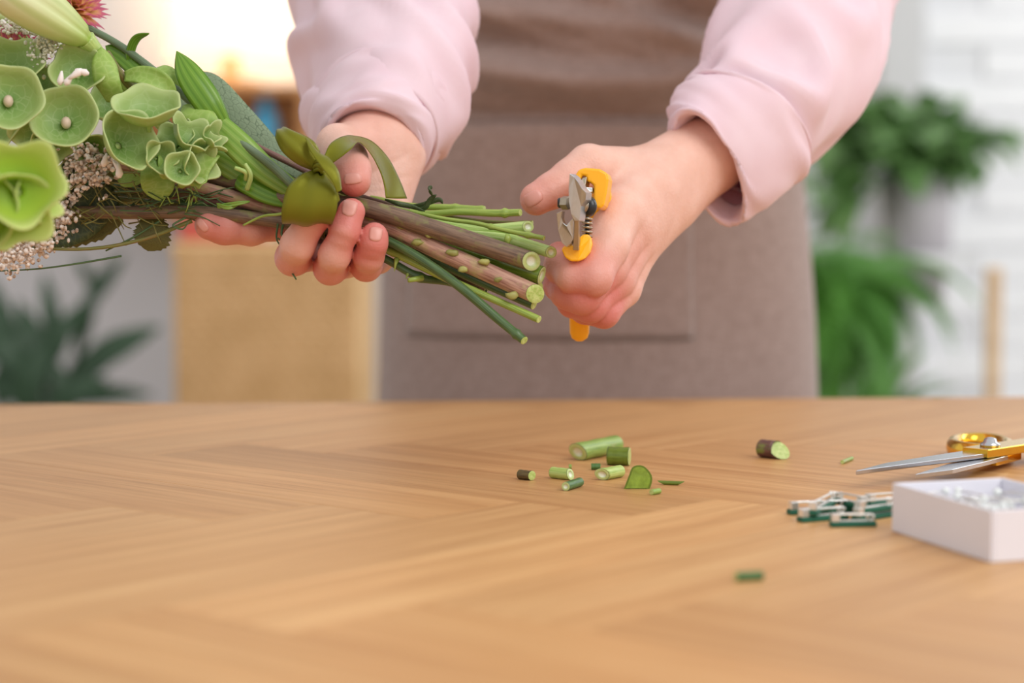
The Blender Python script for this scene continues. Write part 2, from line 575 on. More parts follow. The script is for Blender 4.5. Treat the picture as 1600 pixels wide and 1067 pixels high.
creA = [cr(495, 353, -33, .5, -.86, 1.1, .35, 9), cr(532, 369, -32, .35, -.94, 1.0, .4, 8), cr(530, 374, -32, .35, -.94, 1.0, .35, 8),
        cr(520, 425, -26, .3, -.95, 1.0, .3, 8), cr(524, 432, -22, .3, -.95, 1.0, .3, 8), cr(465, 410, -24, .4, -.9, 1.0, .3, 8),
        cr(578, 392, -26, .25, -.97, 1.0, .3, 7), cr(577, 407, -22, .2, -.97, 1.0, .3, 7), cr(378, 362, -4, 1, .1, 1.6, .35, 9),
        cr(545, 252, -12, .2, 1, 1.0, .3, 8), cr(600, 262, 30, .5, .8, 1.2, .5, 12), cr(606, 285, 28, .3, .9, 1.2, .6, 12), cr(590, 300, 26, .2, 1, 1.2, .6, 10)]
# hand on the right, closed round the secateurs
palmB = [C_((1112, 240, 74, 15.5), (1175, 150, 112, 18), (1250, 40, 165, 21)), C_((1118, 246, 84, 15), (1180, 156, 124, 17), (1255, 46, 175, 20)),
         C_((1095, 232, 72, 13), (1010, 290, 42, 12.5), (968, 332, 22, 11)), C_((1102, 240, 76, 13), (1030, 310, 48, 12), (985, 355, 28, 10.5)),
         C_((1108, 250, 80, 13), (1045, 318, 54, 11.5), (993, 374, 34, 9.5)), C_((1112, 258, 82, 12), (1056, 316, 60, 10.5), (997, 392, 40, 8.8)),
         C_((1085, 232, 72, 12.5), (1005, 266, 50, 10.5), (925, 260, 31, 9.6))]
fingB = [C_((918, 257, 30, 9.4), (890, 280, 26, 8.5), (864, 297, 22, 7.8), (838, 311, 19, 7.4)),
         C_((968, 332, 22, 11), (948, 385, 8, 9.5), (926, 433, -4, 8.4), (897, 432, -3, 7.4), (876, 417, 6, 7.0), (874, 400, 20, 6.6)),
         C_((985, 355, 28, 10.3), (947, 420, 14, 9.0), (909, 462, 2, 8.0), (886, 457, 6, 7.0), (874, 446, 14, 6.6), (876, 430, 26, 6.3)),
         C_((993, 374, 34, 9.5), (962, 438, 22, 8.4), (922, 477, 10, 7.4), (895, 472, 14, 6.6), (884, 460, 22, 6.2)),
         C_((997, 392, 40, 8.8), (974, 452, 30, 7.6), (944, 489, 18, 6.5), (914, 484, 20, 6), (894, 474, 26, 5.6))]
creB = [cr(868, 292, 12, .9, -.5, 1.0, .35, 8), cr(874, 288, 12, .9, -.5, 1.0, .3, 8), cr(928, 455, -8, .3, .9, 1.0, .25, 7)]
sdfA, sdfB = hand_sdf(palmA, fingA, creA), hand_sdf(palmB, fingB, creB, 0.006, 0.002)
def bounds(chs, pad=0.003):
    q = np.array([p for ch in chs for p, r in ch]); r = np.array([r for ch in chs for p, r in ch])
    return (q - r[:, None]).min(0) - pad, (q + r[:, None]).max(0) + pad
# coarse hidden body under the clothes
BX, BY = 0.06, 1.43
V3 = lambda *a: np.array(a, float)
trunk = [[(V3(BX - .05, BY, .80), .080), (V3(BX - .045, BY, 1.0), .072), (V3(BX - .055, 1.42, 1.22), .076)],
         [(V3(BX + .05, BY, .80), .080), (V3(BX + .045, BY, 1.0), .072), (V3(BX + .055, 1.42, 1.22), .076)],
         [(V3(BX, 1.41, 1.30), .06), (V3(BX, 1.39, 1.42), .05)]]
legs = [[(V3(BX + s * .07, BY, .76), .076), (V3(BX + s * .085, BY, .46), .055), (V3(BX + s * .09, BY + .03, .10), .036), (V3(BX + s * .10, BY - .12, .035), .034)] for s in (-1, 1)]
arms = [[(V3(BX - .15, 1.40, 1.27), .048), (EL_, .038), (Q(592, 60, 160), .026)], [(V3(BX + .17, 1.40, 1.27), .048), (ER_, .038), (Q(1240, 55, 160), .026)]]
def body_d(p):
    d = None
    for ch in trunk + legs + arms:
        e = chain_d(p, ch, 0.02)
        d = e if d is None else smin(d, e, 0.015)
    return d
def blush_at(V, centres):
    b = np.zeros(len(V))
    for c, r, a in centres:
        b += a * np.exp(-((V - c) ** 2).sum(1) / r ** 2)
    return np.clip(b, 0, 1)
tips = []
for ch in fingA + fingB:
    tips.append((ch[-1][0], 0.010, 0.85)); tips.append((ch[-2][0], 0.010, 0.3))
for ch in fingA[2:] + fingB[1:]:
    tips.append((ch[2][0], 0.011, 0.75))
for ch in fingA[1:] + fingB[1:]:
    for (p_, r_), (q_, _r) in zip(ch[1:-1], ch[2:]):
        tips.append(((p_ + q_) / 2, 0.011, 0.22))
tips += [(fingA[1][2][0], .02, .4), (fingA[0][0][0], .014, .45), (fingB[0][1][0], .01, .3), (Q(1005, 400, 20), .012, .35), (Q(985, 435, 10), .012, .3)]

person = empty('person', (BX, BY, 0), 'person in pink shirt and brown apron cutting bouquet stems with yellow secateurs', 'person')
pieces, bl = [], []
for sdf, chs, grip in ((sdfA, palmA + fingA, 0), (sdfB, palmB + fingB, 1)):
    lo, hi = bounds(chs)
    V, Fc = surface_nets(sdf, lo, hi, 0.00105)
    pieces.append((V, Fc.tolist(), None)); bl.append(blush_at(V, tips))
lo, hi = bounds(trunk + legs + arms, 0.03)
V, Fc = surface_nets(body_d, lo, hi, 0.012)
pieces.append((V, Fc.tolist(), None)); bl.append(np.zeros(len(V)))
BODY_V, BODY_F = V, Fc

k = NT('skin')
at = k.n('ShaderNodeAttribute', attribute_name='blush')
nz = k.noise(k.coord('Object'), 90, 4)
base = k.ramp(nz, [(0.3, srgb(224, 176, 158)), (0.7, srgb(235, 191, 175))])
c = k.mix(k.math('MULTIPLY', at.outputs['Fac'], 0.9), base, srgb(206, 116, 108))
k.col(c)
k.set(Roughness=0.42, Subsurface_Weight=0.10, Subsurface_Scale=0.003)
k.b.inputs['Subsurface Radius'].default_value = (1.0, 0.35, 0.2)
k.b.inputs['Specular IOR Level'].default_value = 0.35
n1 = k.noise(k.coord('Object'), 900, 2)
n2 = k.noise(k.coord('Object'), 260, 3)
k.bump(k.math('ADD', n1, n2), 0.30, 0.0006)
m_skin = k.m
v, f, _ = join(pieces)
body = mk('body', v, f, m_skin, person)
a_ = body.data.attributes.new('blush', 'FLOAT', 'POINT')
a_.data.foreach_set('value', np.concatenate(bl).astype(np.float32))

m_nail = M_plain('fingernail', srgb(216, 152, 140), 0.3, var=0.04, scale=150)
def nail(sdf, cx, cy, hw, hl, tx, ty, dz0=-60, lift=0.00035):
    t = nrm([tx, ty]); s = np.array([-t[1], t[0]])
    nu, nv = 11, 11
    g = []
    for i in range(nv):
        b = -1 + 2 * i / (nv - 1)
        for j in range(nu):
            a = -1 + 2 * j / (nu - 1)
            # square -> rounded nail outline, flatter at the tip
            wv = (1 - 0.28 * max(0, -b) ** 2) * (1 - 0.10 * max(0, b) ** 3)
            x = a * hw * wv
            y = b * hl * (1 - 0.22 * a * a)
            g.append((cx + t[0] * y + s[0] * x, cy + t[1] * y + s[1] * x, max(abs(a), abs(b))))
    pts = np.array([Q(q[0], q[1], dz0) for q in g])
    dr = pts - CAM; dr /= np.linalg.norm(dr, axis=1)[:, None]
    tt = np.zeros(len(pts))
    for _ in range(60):
        dd = sdf((pts + dr * tt[:, None]).astype(np.float32))
        tt += np.clip(dd, -0.002, 0.01) * 0.8
        tt = np.minimum(tt, 0.12)
    hit = pts + dr * tt[:, None]
    e = 2e-4
    gr = np.stack([sdf((hit + np.eye(3)[k_] * e).astype(np.float32)) - sdf((hit - np.eye(3)[k_] * e).astype(np.float32)) for k_ in range(3)], 1)
    gr /= np.linalg.norm(gr, axis=1)[:, None] + 1e-9
    ed = np.array([q[2] for q in g])
    off = np.where(ed > 0.95, -0.0003, lift)
    mk('fingernail', hit + gr * off[:, None], grid_faces(nv, nu), m_nail, body, solid=0.0002)
nail(sdfA, 551, 279, 15, 9.5, .12, 1, -45)
nail(sdfA, 546, 325, 12.5, 14, .22, -1, -55)
nail(sdfA, 587, 366, 11, 12, .15, -1, -50)
nail(sdfA, 316, 352, 6.5, 13, -.65, -.75, -30)
nail(sdfB, 833, 310, 11.5, 17, -.85, .5, -20)

# ---- clothes
m_pink = NT('pink_cotton')
fine = m_pink.noise(m_pink.coord('Object'), 700, 2)
m_pink.col(m_pink.ramp(m_pink.noise(m_pink.coord('Object'), 30, 3), [(0.3, srgb(242, 213, 224)), (0.7, srgb(248, 225, 235))]))
m_pink.set(Roughness=0.85, Sheen_Weight=0.2)
m_pink.bump(fine, 0.12, 0.0004)
m_pink.translucent(srgb(240, 190, 200), 0.18)
m_pink = m_pink.m
k = NT('brown_apron_cloth')
w1 = k.noise(k.coord('Object', (1, 1, 0.12)), 900, 2)
w2 = k.noise(k.coord('Object', (0.12, 0.12, 1)), 900, 2)
wv = k.math('ADD', w1, w2)
k.col(k.ramp(k.math('MULTIPLY', wv, 0.5), [(0.38, srgb(144, 121, 112)), (0.62, srgb(168, 145, 136))]))
k.set(Roughness=0.8, Sheen_Weight=0.25)
k.bump(wv, 0.25, 0.0005)
m_apron = k.m
m_blue = M_plain('grey_trousers', srgb(150, 148, 150), 0.85, var=0.05, scale=60)

def ring_tube(rings, nseg=64, n=60, disp=None):
    """rings: (cx,cy,dz, Ax,Ay,Adz, Bx,By,Bdz) in px / mm at the ring's own depth"""
    R = spl(rings, n)
    V = np.zeros((n, nseg, 3))
    for i, q in enumerate(R):
        c = Q(*q[:3]); A = Q(q[0] + q[3], q[1] + q[4], q[2] + q[5]) - c; B = Q(q[0] + q[6], q[1] + q[7], q[2] + q[8]) - c
        for j in range(nseg):
            a = 2 * math.pi * j / nseg
            V[i, j] = c + A * math.cos(a) + B * math.sin(a)
            if disp:
                o = V[i, j] - c
                V[i, j] += nrm(o) * disp(i / (n - 1), a, V[i, j])
    return V.reshape(-1, 3), grid_faces(n, nseg, True), None
def wrk(amp, seed, s0=0.0):
    def f(s, a, p):
        k_ = min(1.0, max(0.0, (s - s0) / 0.12))
        q = Vector((math.cos(a) * 0.8 + seed, math.sin(a) * 0.8 + s * 1.5, s * 7.0 + 1.3 * math.sin(a + seed)))
        r = 1 - min(1, abs(mnoise.noise(q)) * 2.4)
        r = r * r * (3 - 2 * r)
        q2 = Vector((math.cos(a) * 1.2, math.sin(a) * 1.2 + seed * 3, s * 5.0))
        r2 = mnoise.noise(q2)
        return k_ * amp * (0.8 * r + 0.7 * r2 - 0.42)
    return f
shirt_pieces = []
sl = [(583, 215, 62, 98, 6, -10, -5, 84, 22), (601, 165, 86, 120, 4, -8, -6, 108, 26), (603, 95, 122, 136, 4, -8, -6, 118, 30), (600, 20, 165, 143, 4, -6, -6, 118, 34),
      (598, -60, 212, 140, 0, -6, -6, 110, 36), (592, -128, 252, 130, 0, 0, 0, 90, 40), (560, -260, 340, 125, 10, 0, -20, 60, 45), (520, -420, 440, 120, 10, 0, -20, 50, 45)]
shirt_pieces.append(ring_tube(sl, 72, 90, wrk(0.0085, 2.0)))
srr = [(1140, 228, 80, 66, 74, 12, 46, -26, -18), (1165, 200, 92, 80, 74, 12, 52, -45, -24), (1203, 160, 112, 96, 62, 10, 58, -70, -30), (1240, 72, 150, 124, 40, 8, 48, -92, -35),
       (1268, -20, 190, 128, 28, 5, 40, -100, -38), (1330, -110, 225, 128, 40, 0, 30, -80, -45), (1400, -190, 270, 125, 60, 0, 0, -40, -60), (1340, -330, 340, 120, 60, 0, 0, 0, -60), (1230, -480, 440, 120, 60, 0, 0, 0, -60)]
shirt_pieces.append(ring_tube(srr, 72, 90, wrk(0.0085, 9.0)))
def torso_shell(p):
    d = None
    for ch in trunk[:2] + [[(V3(BX - .15, 1.41, 1.26), .052), (V3(BX + .15, 1.41, 1.26), .052)]]:
        e = chain_d(p, ch, 0.02)
        d = e if d is None else smin(d, e, 0.02)
    return np.maximum(d - 0.004, np.maximum(p[:, 2] - 1.34, 0.86 - p[:, 2]))
Vt, Ft = surface_nets(torso_shell, (BX - .25, BY - .2, .84), (BX + .27, BY + .14, 1.38), 0.012)
shirt_pieces.append((Vt, Ft.tolist(), None))
v, f, uv = join(shirt_pieces)
shirt = mk('shirt', v, f, m_pink, person, solid=0.0012)
def cuff(r, seed):
    v, f, _ = ring_tube(r, 72, 40, wrk(0.0022, seed, 0.15))
    o = mk('cuff', v, f, m_pink, shirt, solid=0.0014)
# turned-back cuffs: outer band, rim, inner lining
cuff([(575, 236, 60, 66, 4, 0, 0, 58, 12), (578, 234, 46, 72, 4, 0, 0, 66, 12), (580, 230, 44, 76, 4, 0, 0, 70, 14), (582, 222, 50, 88, 5, -5, -3, 78, 18), (585, 208, 64, 99, 5, -8, -4, 90, 22), (592, 188, 78, 111, 4, -8, -5, 102, 24), (593, 182, 82, 109, 4, -8, -5, 100, 24)], 4.0)
cuff([(1124, 250, 76, 34, 70, 10, 30, -14, -8), (1112, 261, 66, 38, 80, 11, 35, -17, -10), (1109, 263, 63, 41, 85, 12, 38, -18, -11), (1116, 254, 66, 52, 85, 12, 44, -22, -13), (1138, 229, 78, 74, 80, 12, 54, -32, -20), (1160, 206, 88, 86, 76, 12, 60, -46, -24), (1164, 202, 90, 84, 75, 12, 58, -46, -24)], 6.0)

# apron: front panel wrapped round the hips, pocket, waist tie
def ap(th, z, off=0.0):
    t = (z - 0.74) / 0.26
    a = 0.158 - 0.016 * min(max(t, -0.3), 1.0) + (0.012 * max(0, z - 1.02) / 0.2)
    b = 0.106 - 0.012 * min(max(t, -1), 1.0)
    x = BX + a * math.sin(th); y = BY - b * math.cos(th)
    nx, ny = nrm([math.sin(th) / a, -math.cos(th) / b])
    s = (x - BX) / 0.12
    # folds that gather at the waist
    up = min(1, max(0, (z - 0.925) / 0.016))
    d = up * (0.018 * math.exp(-((z - 0.950 - 0.012 * s * s + 0.005 * s) / 0.011) ** 2) + 0.015 * math.exp(-((z - 0.988 + 0.016 * s) / 0.010) ** 2) - 0.003)
    d += up * (0.016 * fbm((x * 5, 3.1, z * 20), 1.0, 2) + 0.007 * (1 - abs(mnoise.noise(Vector((x * 6 + 4, .3, z * 30 + x * 14)))) * 3))
    d += 0.004 * fbm((x * 9, 1.7, z * 5), 1.0, 2)
    d -= 0.007 * math.exp(-((z - 0.924) / 0.007) ** 2)
    return (x + nx * (d + off), y + ny * (d + off), z)
th_ = np.linspace(math.radians(-108), math.radians(108), 90)
zs_ = np.concatenate([np.linspace(0.40, 0.88, 40), np.linspace(0.885, 1.06, 60), np.linspace(1.07, 1.27, 20)])
v = [ap(t, z) for z in zs_ for t in th_]
apron = mk('apron', v, grid_faces(len(zs_), len(th_)), m_apron, person, solid=0.0016)
def th_x(x, z): return math.asin(max(-1, min(1, (x - BX) / 0.15)))
pk = []
zz = np.linspace(0.7785, 0.923, 40); xx = np.linspace(-0.068, 0.119, 60)
for i, z in enumerate(zz):
    for x in xx:
        top = max(0, (z - 0.912) / 0.011)
        edge = min((z - zz[0]) / 0.004, (x - xx[0]) / 0.004, (xx[-1] - x) / 0.004, 1.0)
        pk.append(ap(th_x(x, z), z, 0.0012 + 0.0024 * max(0, edge) + 0.0035 * top))
mk('pocket', pk, grid_faces(len(zz), len(xx)), m_apron, apron, solid=0.0018)
# seam rows of the pocket
for zc in (0.7835,):
    pts = [ap(th_x(x, zc), zc, 0.0042) for x in np.linspace(-0.066, 0.117, 40)]
    v, f, uv = tube_data(pts, 0.0007, 6); mk('seam', v, f, m_apron, apron)
pts = [ap(th_x(0.114, z), z, 0.0042) for z in np.linspace(0.782, 0.91, 30)]
v, f, uv = tube_data(pts, 0.0007, 6); mk('seam', v, f, m_apron, apron)
tie = [ap(t, 0.925, 0.0015) for t in np.linspace(math.radians(-108), math.radians(108), 60)]
v = []
for q in tie: v += [(q[0], q[1], q[2] - 0.012), (q[0], q[1], q[2] + 0.010)]
mk('apron_tie', v, grid_faces(60, 2), m_apron, apron, solid=0.0015)
# trousers
def tro(p):
    d = None
    for ch in [[(V3(BX - .045, BY, .95), .072), (V3(BX - .05, BY, .80), .080)], [(V3(BX + .045, BY, .95), .072), (V3(BX + .05, BY, .80), .080)]] + [l_[:3] for l_ in legs]:
        e = chain_d(p, ch, 0.02)
        d = e if d is None else smin(d, e, 0.015)
    return np.maximum(d - 0.006, 0.09 - p[:, 2])
Vt, Ft = surface_nets(tro, (BX - .25, BY - .16, .05), (BX + .25, BY + .16, 1.08), 0.012)
mk('trousers', Vt, Ft.tolist(), m_blue, person)
# ------------------------------------------------------------------ bouquet
bouquet = empty('bouquet', Q(505, 320, 0), 'green flower bouquet tied with an olive satin ribbon held in the left of the photo', 'bouquet')
st_brown = M_stem('brown_stem', srgb(128, 102, 82), srgb(86, 66, 52), srgb(124, 122, 70))
st_pink = M_stem('pinkish_stem', srgb(190, 148, 128), srgb(138, 94, 80), srgb(178, 162, 112), pf=(0.5, 0.66))
st_mauve = M_stem('mauve_stem', srgb(132, 92, 84), srgb(96, 66, 60), srgb(130, 116, 80))
st_dark = M_stem('dark_green_stem', srgb(84, 112, 64), srgb(48, 72, 40), None, 0.35)
st_green = M_stem('green_stem', srgb(160, 180, 84), srgb(118, 144, 56), None, 0.35)
st_pale = M_stem('pale_green_stem', srgb(190, 212, 130), srgb(150, 182, 88), None, 0.3)
st_grey = M_stem('grey_green_stem', srgb(112, 132, 100), srgb(84, 104, 78), None, 0.5)
st_scar = M_stem('leaf_scar', srgb(166, 164, 92), srgb(134, 132, 70), None, .5)
st_olive = M_stem('olive_stem', srgb(128, 128, 62), srgb(92, 88, 44), srgb(140, 104, 70), 0.4)
st_wet = M_stem('wet_green_stem', srgb(132, 158, 58), srgb(96, 126, 38), None, 0.06)
k = NT('cut_stem_face')
g = k.n('ShaderNodeTexCoord'); sx = k.n('ShaderNodeSeparateXYZ'); k.l(g.outputs['UV'], sx.inputs[0])
nz = k.noise(k.coord('Object'), 700, 3)
k.col(k.mix(k.math('MULTIPLY', nz, 0.35), k.ramp(sx.outputs['X'], [(0.0, srgb(226, 232, 214)), (0.42, srgb(222, 230, 200)), (0.56, srgb(168, 190, 92)), (0.9, srgb(176, 196, 104)), (1.0, srgb(120, 130, 60))]), srgb(240, 244, 226)))
k.set(Roughness=0.3); k.bump(nz, 0.4, 0.0005)
m_cut = k.m
k = NT('solid_cut_face')
nz = k.noise(k.coord('Object'), 600, 3)
k.col(k.ramp(nz, [(0.3, srgb(156, 182, 84)), (0.7, srgb(202, 214, 140))]))
k.set(Roughness=0.35); k.bump(nz, 0.5, 0.0006)
m_cut2 = k.m

def face_on(ring, z, r_, m, parent, hollow):
    c = ring.mean(0)
    V, UV = [], []
    prof = ((.99, .04), (.80, .09), (.56, .07), (.48, -hollow), (0.02, -hollow)) if m is not m_cut2 else ((.99, .03), (.8, .10), (.5, .12), (.25, .10), (.02, .11))
    for s_, h in prof:
        for q in ring:
            V.append(c + (q - c) * s_ + z * h * r_); UV.append((s_, 0))
    return mk('cut_face', V, grid_faces(5, len(ring), True), m, parent, uv=UV)
def stem(m, pts, cut=None, n=60, nseg=16, bulges=(), name='stem', label=None, hollow=0.12, face=0.35):
    """pts (px,py,dz,r mm); bulges (t, extra, width); face: how far the slanted cut turns to the viewer"""
    q = spl(pts, n)
    path = np.array([Q(*a[:3]) for a in q]); rad = q[:, 3] / 1000
    t = np.linspace(0, 1, n)
    for bt, be, bw in bulges: rad = rad * (1 + be * np.exp(-((t - bt) / bw) ** 2))
    v, f, uv = tube_data(path, rad, nseg, side=(.2, .1, 1))
    z = nrm(path[-1] - path[-2])
    if cut is not None:
        tl = face * FWD
        lim = 2.2 * rad[-1] * face
        for e in range(n):
            wt = max(0.0, 1 - np.linalg.norm(path[e] - path[-1]) / lim)
            if wt > 0:
                for i in range(e * nseg, (e + 1) * nseg): v[i] += z * wt * np.dot(v[i] - path[e], tl)
        f = f[:-1]
    o = mk(name, v, f, m, bouquet, uv=uv)
    if label: o['label'] = label
    if cut is not None:
        face_on(v[(n - 1) * nseg:n * nseg], nrm(z - face * FWD), rad[-1], cut, o, hollow)
    return o, path, rad
# thick ones in front
stem(st_brown, [(150, 236, 20, 2.6), (330, 277, 6, 2.9), (480, 318, -6, 3.3), (560, 322, -9, 3.8), (700, 365, -12, 4.1), (830, 408, -16, 4.2)], m_cut, 80, 20, label='thick brown hollow stem with green cut end', face=0.85)
o, path, rad = stem(st_pink, [(100, 250, 4, 2.4), (200, 262, 2, 2.7), (330, 298, 0, 3.0), (470, 338, 2, 3.3), (580, 346, -4, 3.6), (700, 398, -10, 4.0), (836, 459, -18, 4.1)], m_cut2, 90, 20, label='thick pinkish stem with leaf scars', face=0.8)
def nub(px, py, dz, r, par, m, sx=1.0, sz=1.3, name='leaf_scar'):
    v, f, uv = ico_data((0, 0, 0), 1, 2)
    rn = np.random.RandomState(int(px * 7 + py))
    v = v * (1 + 0.16 * rn.randn(len(v))[:, None]) * np.array([sx, .7, sz]) * r / 1000 + Q(px, py, dz)
    return mk(name, v, f, m, par)
for x, y in ((578, 338), (628, 352), (652, 379), (672, 367), (707, 395), (757, 409), (723, 421), (780, 437), (800, 462)):
    nub(x, y, -7.6 - (x - 580) * 0.054, 1.5 + (x % 3) * .2, o, st_scar, 1.5, .9)
# further stems, spiralling through the tie
stem(st_brown, [(60, 331, 6, 2.6), (200, 332, 0, 2.9), (320, 333, -4, 3.0), (455, 349, -2, 2.9), (560, 368, 4, 2.8), (700, 430, 6, 2.6), (760, 452, 6, 2.4)], m_cut)
stem(st_dark, [(280, 318, 4, 2.0), (400, 334, 4, 2.2), (500, 348, 6, 2.2), (612, 372, 2, 2.3), (720, 425, -6, 2.3), (834, 476, -12, 2.2)], m_cut2)
stem(st_dark, [(330, 292, 10, 1.5), (480, 330, 10, 1.6), (606, 376, -8, 2.0), (700, 434, -16, 2.1), (780, 500, -22, 2.0), (819, 532, -26, 1.9)], m_cut2, bulges=((0.93, .3, .015),))
stem(st_green, [(300, 285, 12, 1.2), (480, 335, 12, 1.4), (606, 391, -4, 1.7), (700, 436, -10, 1.7), (790, 476, -16, 1.6), (842, 499, -20, 1.6)], m_cut2)
o, _, _ = stem(st_dark, [(450, 330, 14, 1.4), (550, 380, 10, 1.5), (603, 405, -2, 1.7), (655, 433, -6, 1.8), (700, 441, 0, 1.6), (760, 458, 6, 1.5)], m_cut2, bulges=((0.6, .35, .03),))
v, f, uv = tube_data([Q(660, 434, -8), Q(638, 438, -12)], [0.0014, 0.0010], 8); mk('side_twig', v, f, st_green, o)
for x, y, x2, y2 in ((620, 405, 616, 424), (640, 425, 634, 436)):
    v, f, uv = tube_data([Q(x, y, -6), Q((x + x2) / 2, (y + y2) / 2 - 2, -7), Q(x2, y2, -8)], [0.0014, 0.0007, 0.0001], 6); mk('thorn', v, f, st_green, o)
stem(st_green, [(470, 300, 16, 1.3), (560, 312, 18, 1.5), (650, 333, 16, 1.5), (720, 331, 12, 1.6), (774, 333, 8, 1.7), (813, 332, 6, 1.6)], m_cut2, bulges=((0.87, .45, .018),))
stem(st_green, [(470, 298, 22, 1.1), (560, 306, 24, 1.3), (640, 321, 20, 1.3), (700, 324, 16, 1.5), (757, 326, 14, 1.1)], m_cut2, bulges=((0.8, .35, .02), (.98, .3, .02)))
stem(st_olive, [(500, 306, 26, .9), (600, 325, 24, .9), (700, 339, 18, .9), (770, 347, 14, .9), (832, 348, 12, 1.0)], m_cut2)
stem(st_pale, [(480, 310, 14, 2.2), (580, 328, 14, 2.4), (680, 348, 8, 2.5), (750, 359, 2, 2.6), (825, 354, -4, 2.5)], m_cut, 60, 18, face=0.8)
o, _, _ = stem(st_pale, [(500, 318, 10, 2.3), (600, 338, 8, 2.4), (720, 366, 0, 2.5), (790, 374, -4, 2.6), (861, 394, -8, 2.6)], m_cut, 60, 18, bulges=((0.79, .22, .02),), face=0.8)
nub(793, 374, -12, 1.6, o, st_green)
stem(st_green, [(560, 312, 2, .8), (685, 340, -2, .9), (745, 349, -6, 1.0), (790, 360, -10, 1.0), (850, 372, -12, 1.1)], m_cut2, bulges=((0.62, .5, .02), (0.9, .6, .02)))
stem(st_wet, [(520, 322, 4, 3.4), (640, 360, 2, 3.8), (750, 398, -2, 4.0), (846, 430, -8, 4.1)], m_cut, 60, 20, label='wet glossy green stem', face=0.15)
stem(st_olive, [(520, 326, 8, 3.0), (640, 378, 4, 3.2), (760, 430, -2, 3.2), (842, 452, -6, 3.2)], m_cut2)
stem(st_dark, [(300, 330, 14, 2.5), (480, 335, 14, 2.8), (600, 362, 12, 2.8), (700, 398, 8, 2.8), (800, 440, 4, 2.6)], m_cut2)
stem(st_mauve, [(200, 290, 8, 2.6), (340, 315, 4, 2.9), (470, 340, 8, 2.9), (600, 352, 10, 2.8), (700, 380, 8, 2.6), (790, 410, 4, 2.4)], m_cut2)
stem(st_grey, [(-20, -20, 30, 1.5), (142, 46, 10, 1.6), (230, 102, 2, 1.7), (340, 195, -6, 1.7), (420, 255, -10, 1.9), (480, 306, -8, 2.0), (560, 332, 6, 1.8), (640, 352, 10, 1.6)], m_cut2)
stem(st_mauve, [(330, 190, 6, 1.0), (400, 228, 4, 1.3), (480, 268, 2, 1.5), (540, 300, 8, 1.5), (640, 330, 14, 1.4)], m_cut2)
stem(st_green, [(330, 290, 6, 1.2), (400, 308, 4, 1.3), (480, 332, 4, 1.4), (540, 345, 8, 1.4), (640, 372, 12, 1.4)], m_cut2)
for i in range(9):
    y = 286 + i * 7
    stem(random.choice([st_dark, st_olive, st_grey]), [(60 + i * 12, y - 22 + (i % 3) * 9, 16 + (i % 3) * 4, 1.4), (300, y - 6, 14 + (i % 3) * 5, 1.6), (480, y * .6 + 128, 14 + (i % 3) * 3, 1.7), (560, y * .5 + 175, 12, 1.6), (690 + i * 8, y * .6 + 190, 10, 1.5)], m_cut2, 30, 8)
# flower stalk of the lily bud
stem(st_pale, [(134, 62, -22, 4.4), (150, 78, -18, 3.0), (172, 104, -10, 2.2), (210, 150, 0, 2.0), (300, 240, 6, 2.0), (470, 318, 10, 2.2)], None)
stem(st_olive, [(165, 84, -14, 2.2), (200, 130, -4, 2.0), (300, 225, 4, 2.0), (470, 312, 10, 2.2)], None)

# ---- leaves
lf_lily = M_leaf('lily_leaf', srgb(118, 162, 50), srgb(96, 142, 36), srgb(136, 176, 66), 'parallel', 0.28, 0.2, 4)
lf_lily2 = M_leaf('young_lily_leaf', srgb(154, 190, 86), srgb(130, 172, 66), srgb(172, 202, 106), 'parallel', 0.3, 0.25, 4)
lf_grey = M_leaf('veined_grey_leaf', srgb(140, 158, 126), srgb(116, 138, 106), srgb(76, 98, 68), 'net', 0.55, 0.12, 7)
lf_dark = M_leaf('dark_leaf', srgb(66, 84, 48), srgb(42, 58, 32), srgb(100, 112, 66), 'net', 0.5, 0.1, 6)
lf_olive = M_leaf('olive_leaf', srgb(122, 122, 64), srgb(92, 96, 50), srgb(80, 70, 40), 'net', 0.5, 0.2, 8)
lf_bell = M_leaf('bell_leaf', srgb(170, 200, 100), srgb(146, 182, 80), srgb(184, 208, 120), 'net', 0.45, 0.25, 3)
def leaf(m, pts, wid, side, fold=0.25, n=26, nu=9, name='leaf', tip=0.75, par=None, label=None, wave=0.0, base=0.35, solid=0.0005, jag=0.0):
    """pts (px,py,dz) base->tip, wid mm half width, side (px,py,dz) hint"""
    q = spl(pts, n)
    path = np.array([Q(*a) for a in q])
    tg = np.gradient(path, axis=0)
    sh = side[0] * RGT - side[1] * UP + side[2] * FWD
    V, UV = [], []
    for i in range(n):
        t = i / (n - 1)
        w_ = wid / 1000 * (base + (1 - base) * math.sin(min(1, t / 0.45) * math.pi / 2)) * (1 - max(0, (t - .4) / .6) ** (1.2 / (1.001 - tip) if tip < 1 else 9)) if t < 1 else 0.00005
        if jag: w_ *= 1 + jag * (((i * 0.37) % 1) - .5)
        z = nrm(tg[i]); s = nrm(sh - np.dot(sh, z) * z); nn = np.cross(z, s)
        for j in range(nu):
            a = -1 + 2 * j / (nu - 1)
            V.append(path[i] + s * a * w_ + nn * (fold * w_ * a * a + wave * w_ * abs(a) * math.sin(9 * t + 2 * a)))
            UV.append((0.5 + a * .5, t * 2))
    o = mk(name, V, grid_faces(n, nu), m, par or bouquet, uv=UV, solid=solid)
    if label: o['label'] = label
    return o
leaf(lf_lily, [(352, 200, -6), (325, 160, -10), (295, 115, -8), (276, 80, -2)], 6.4, (.75, -.45, .15), .18, tip=.55, label='broad glossy upright lily leaf', base=.5)
leaf(lf_lily, [(210, 115, 6), (203, 88, 4), (212, 62, 0), (233, 52, -4)], 1.9, (1, .2, .3), .3, label='small curled leaf tip')
leaf(lf_lily, [(250, 140, 2), (220, 112, 2), (190, 85, 6), (165, 72, 8)], 4.5, (.6, -.7, .2), .2)
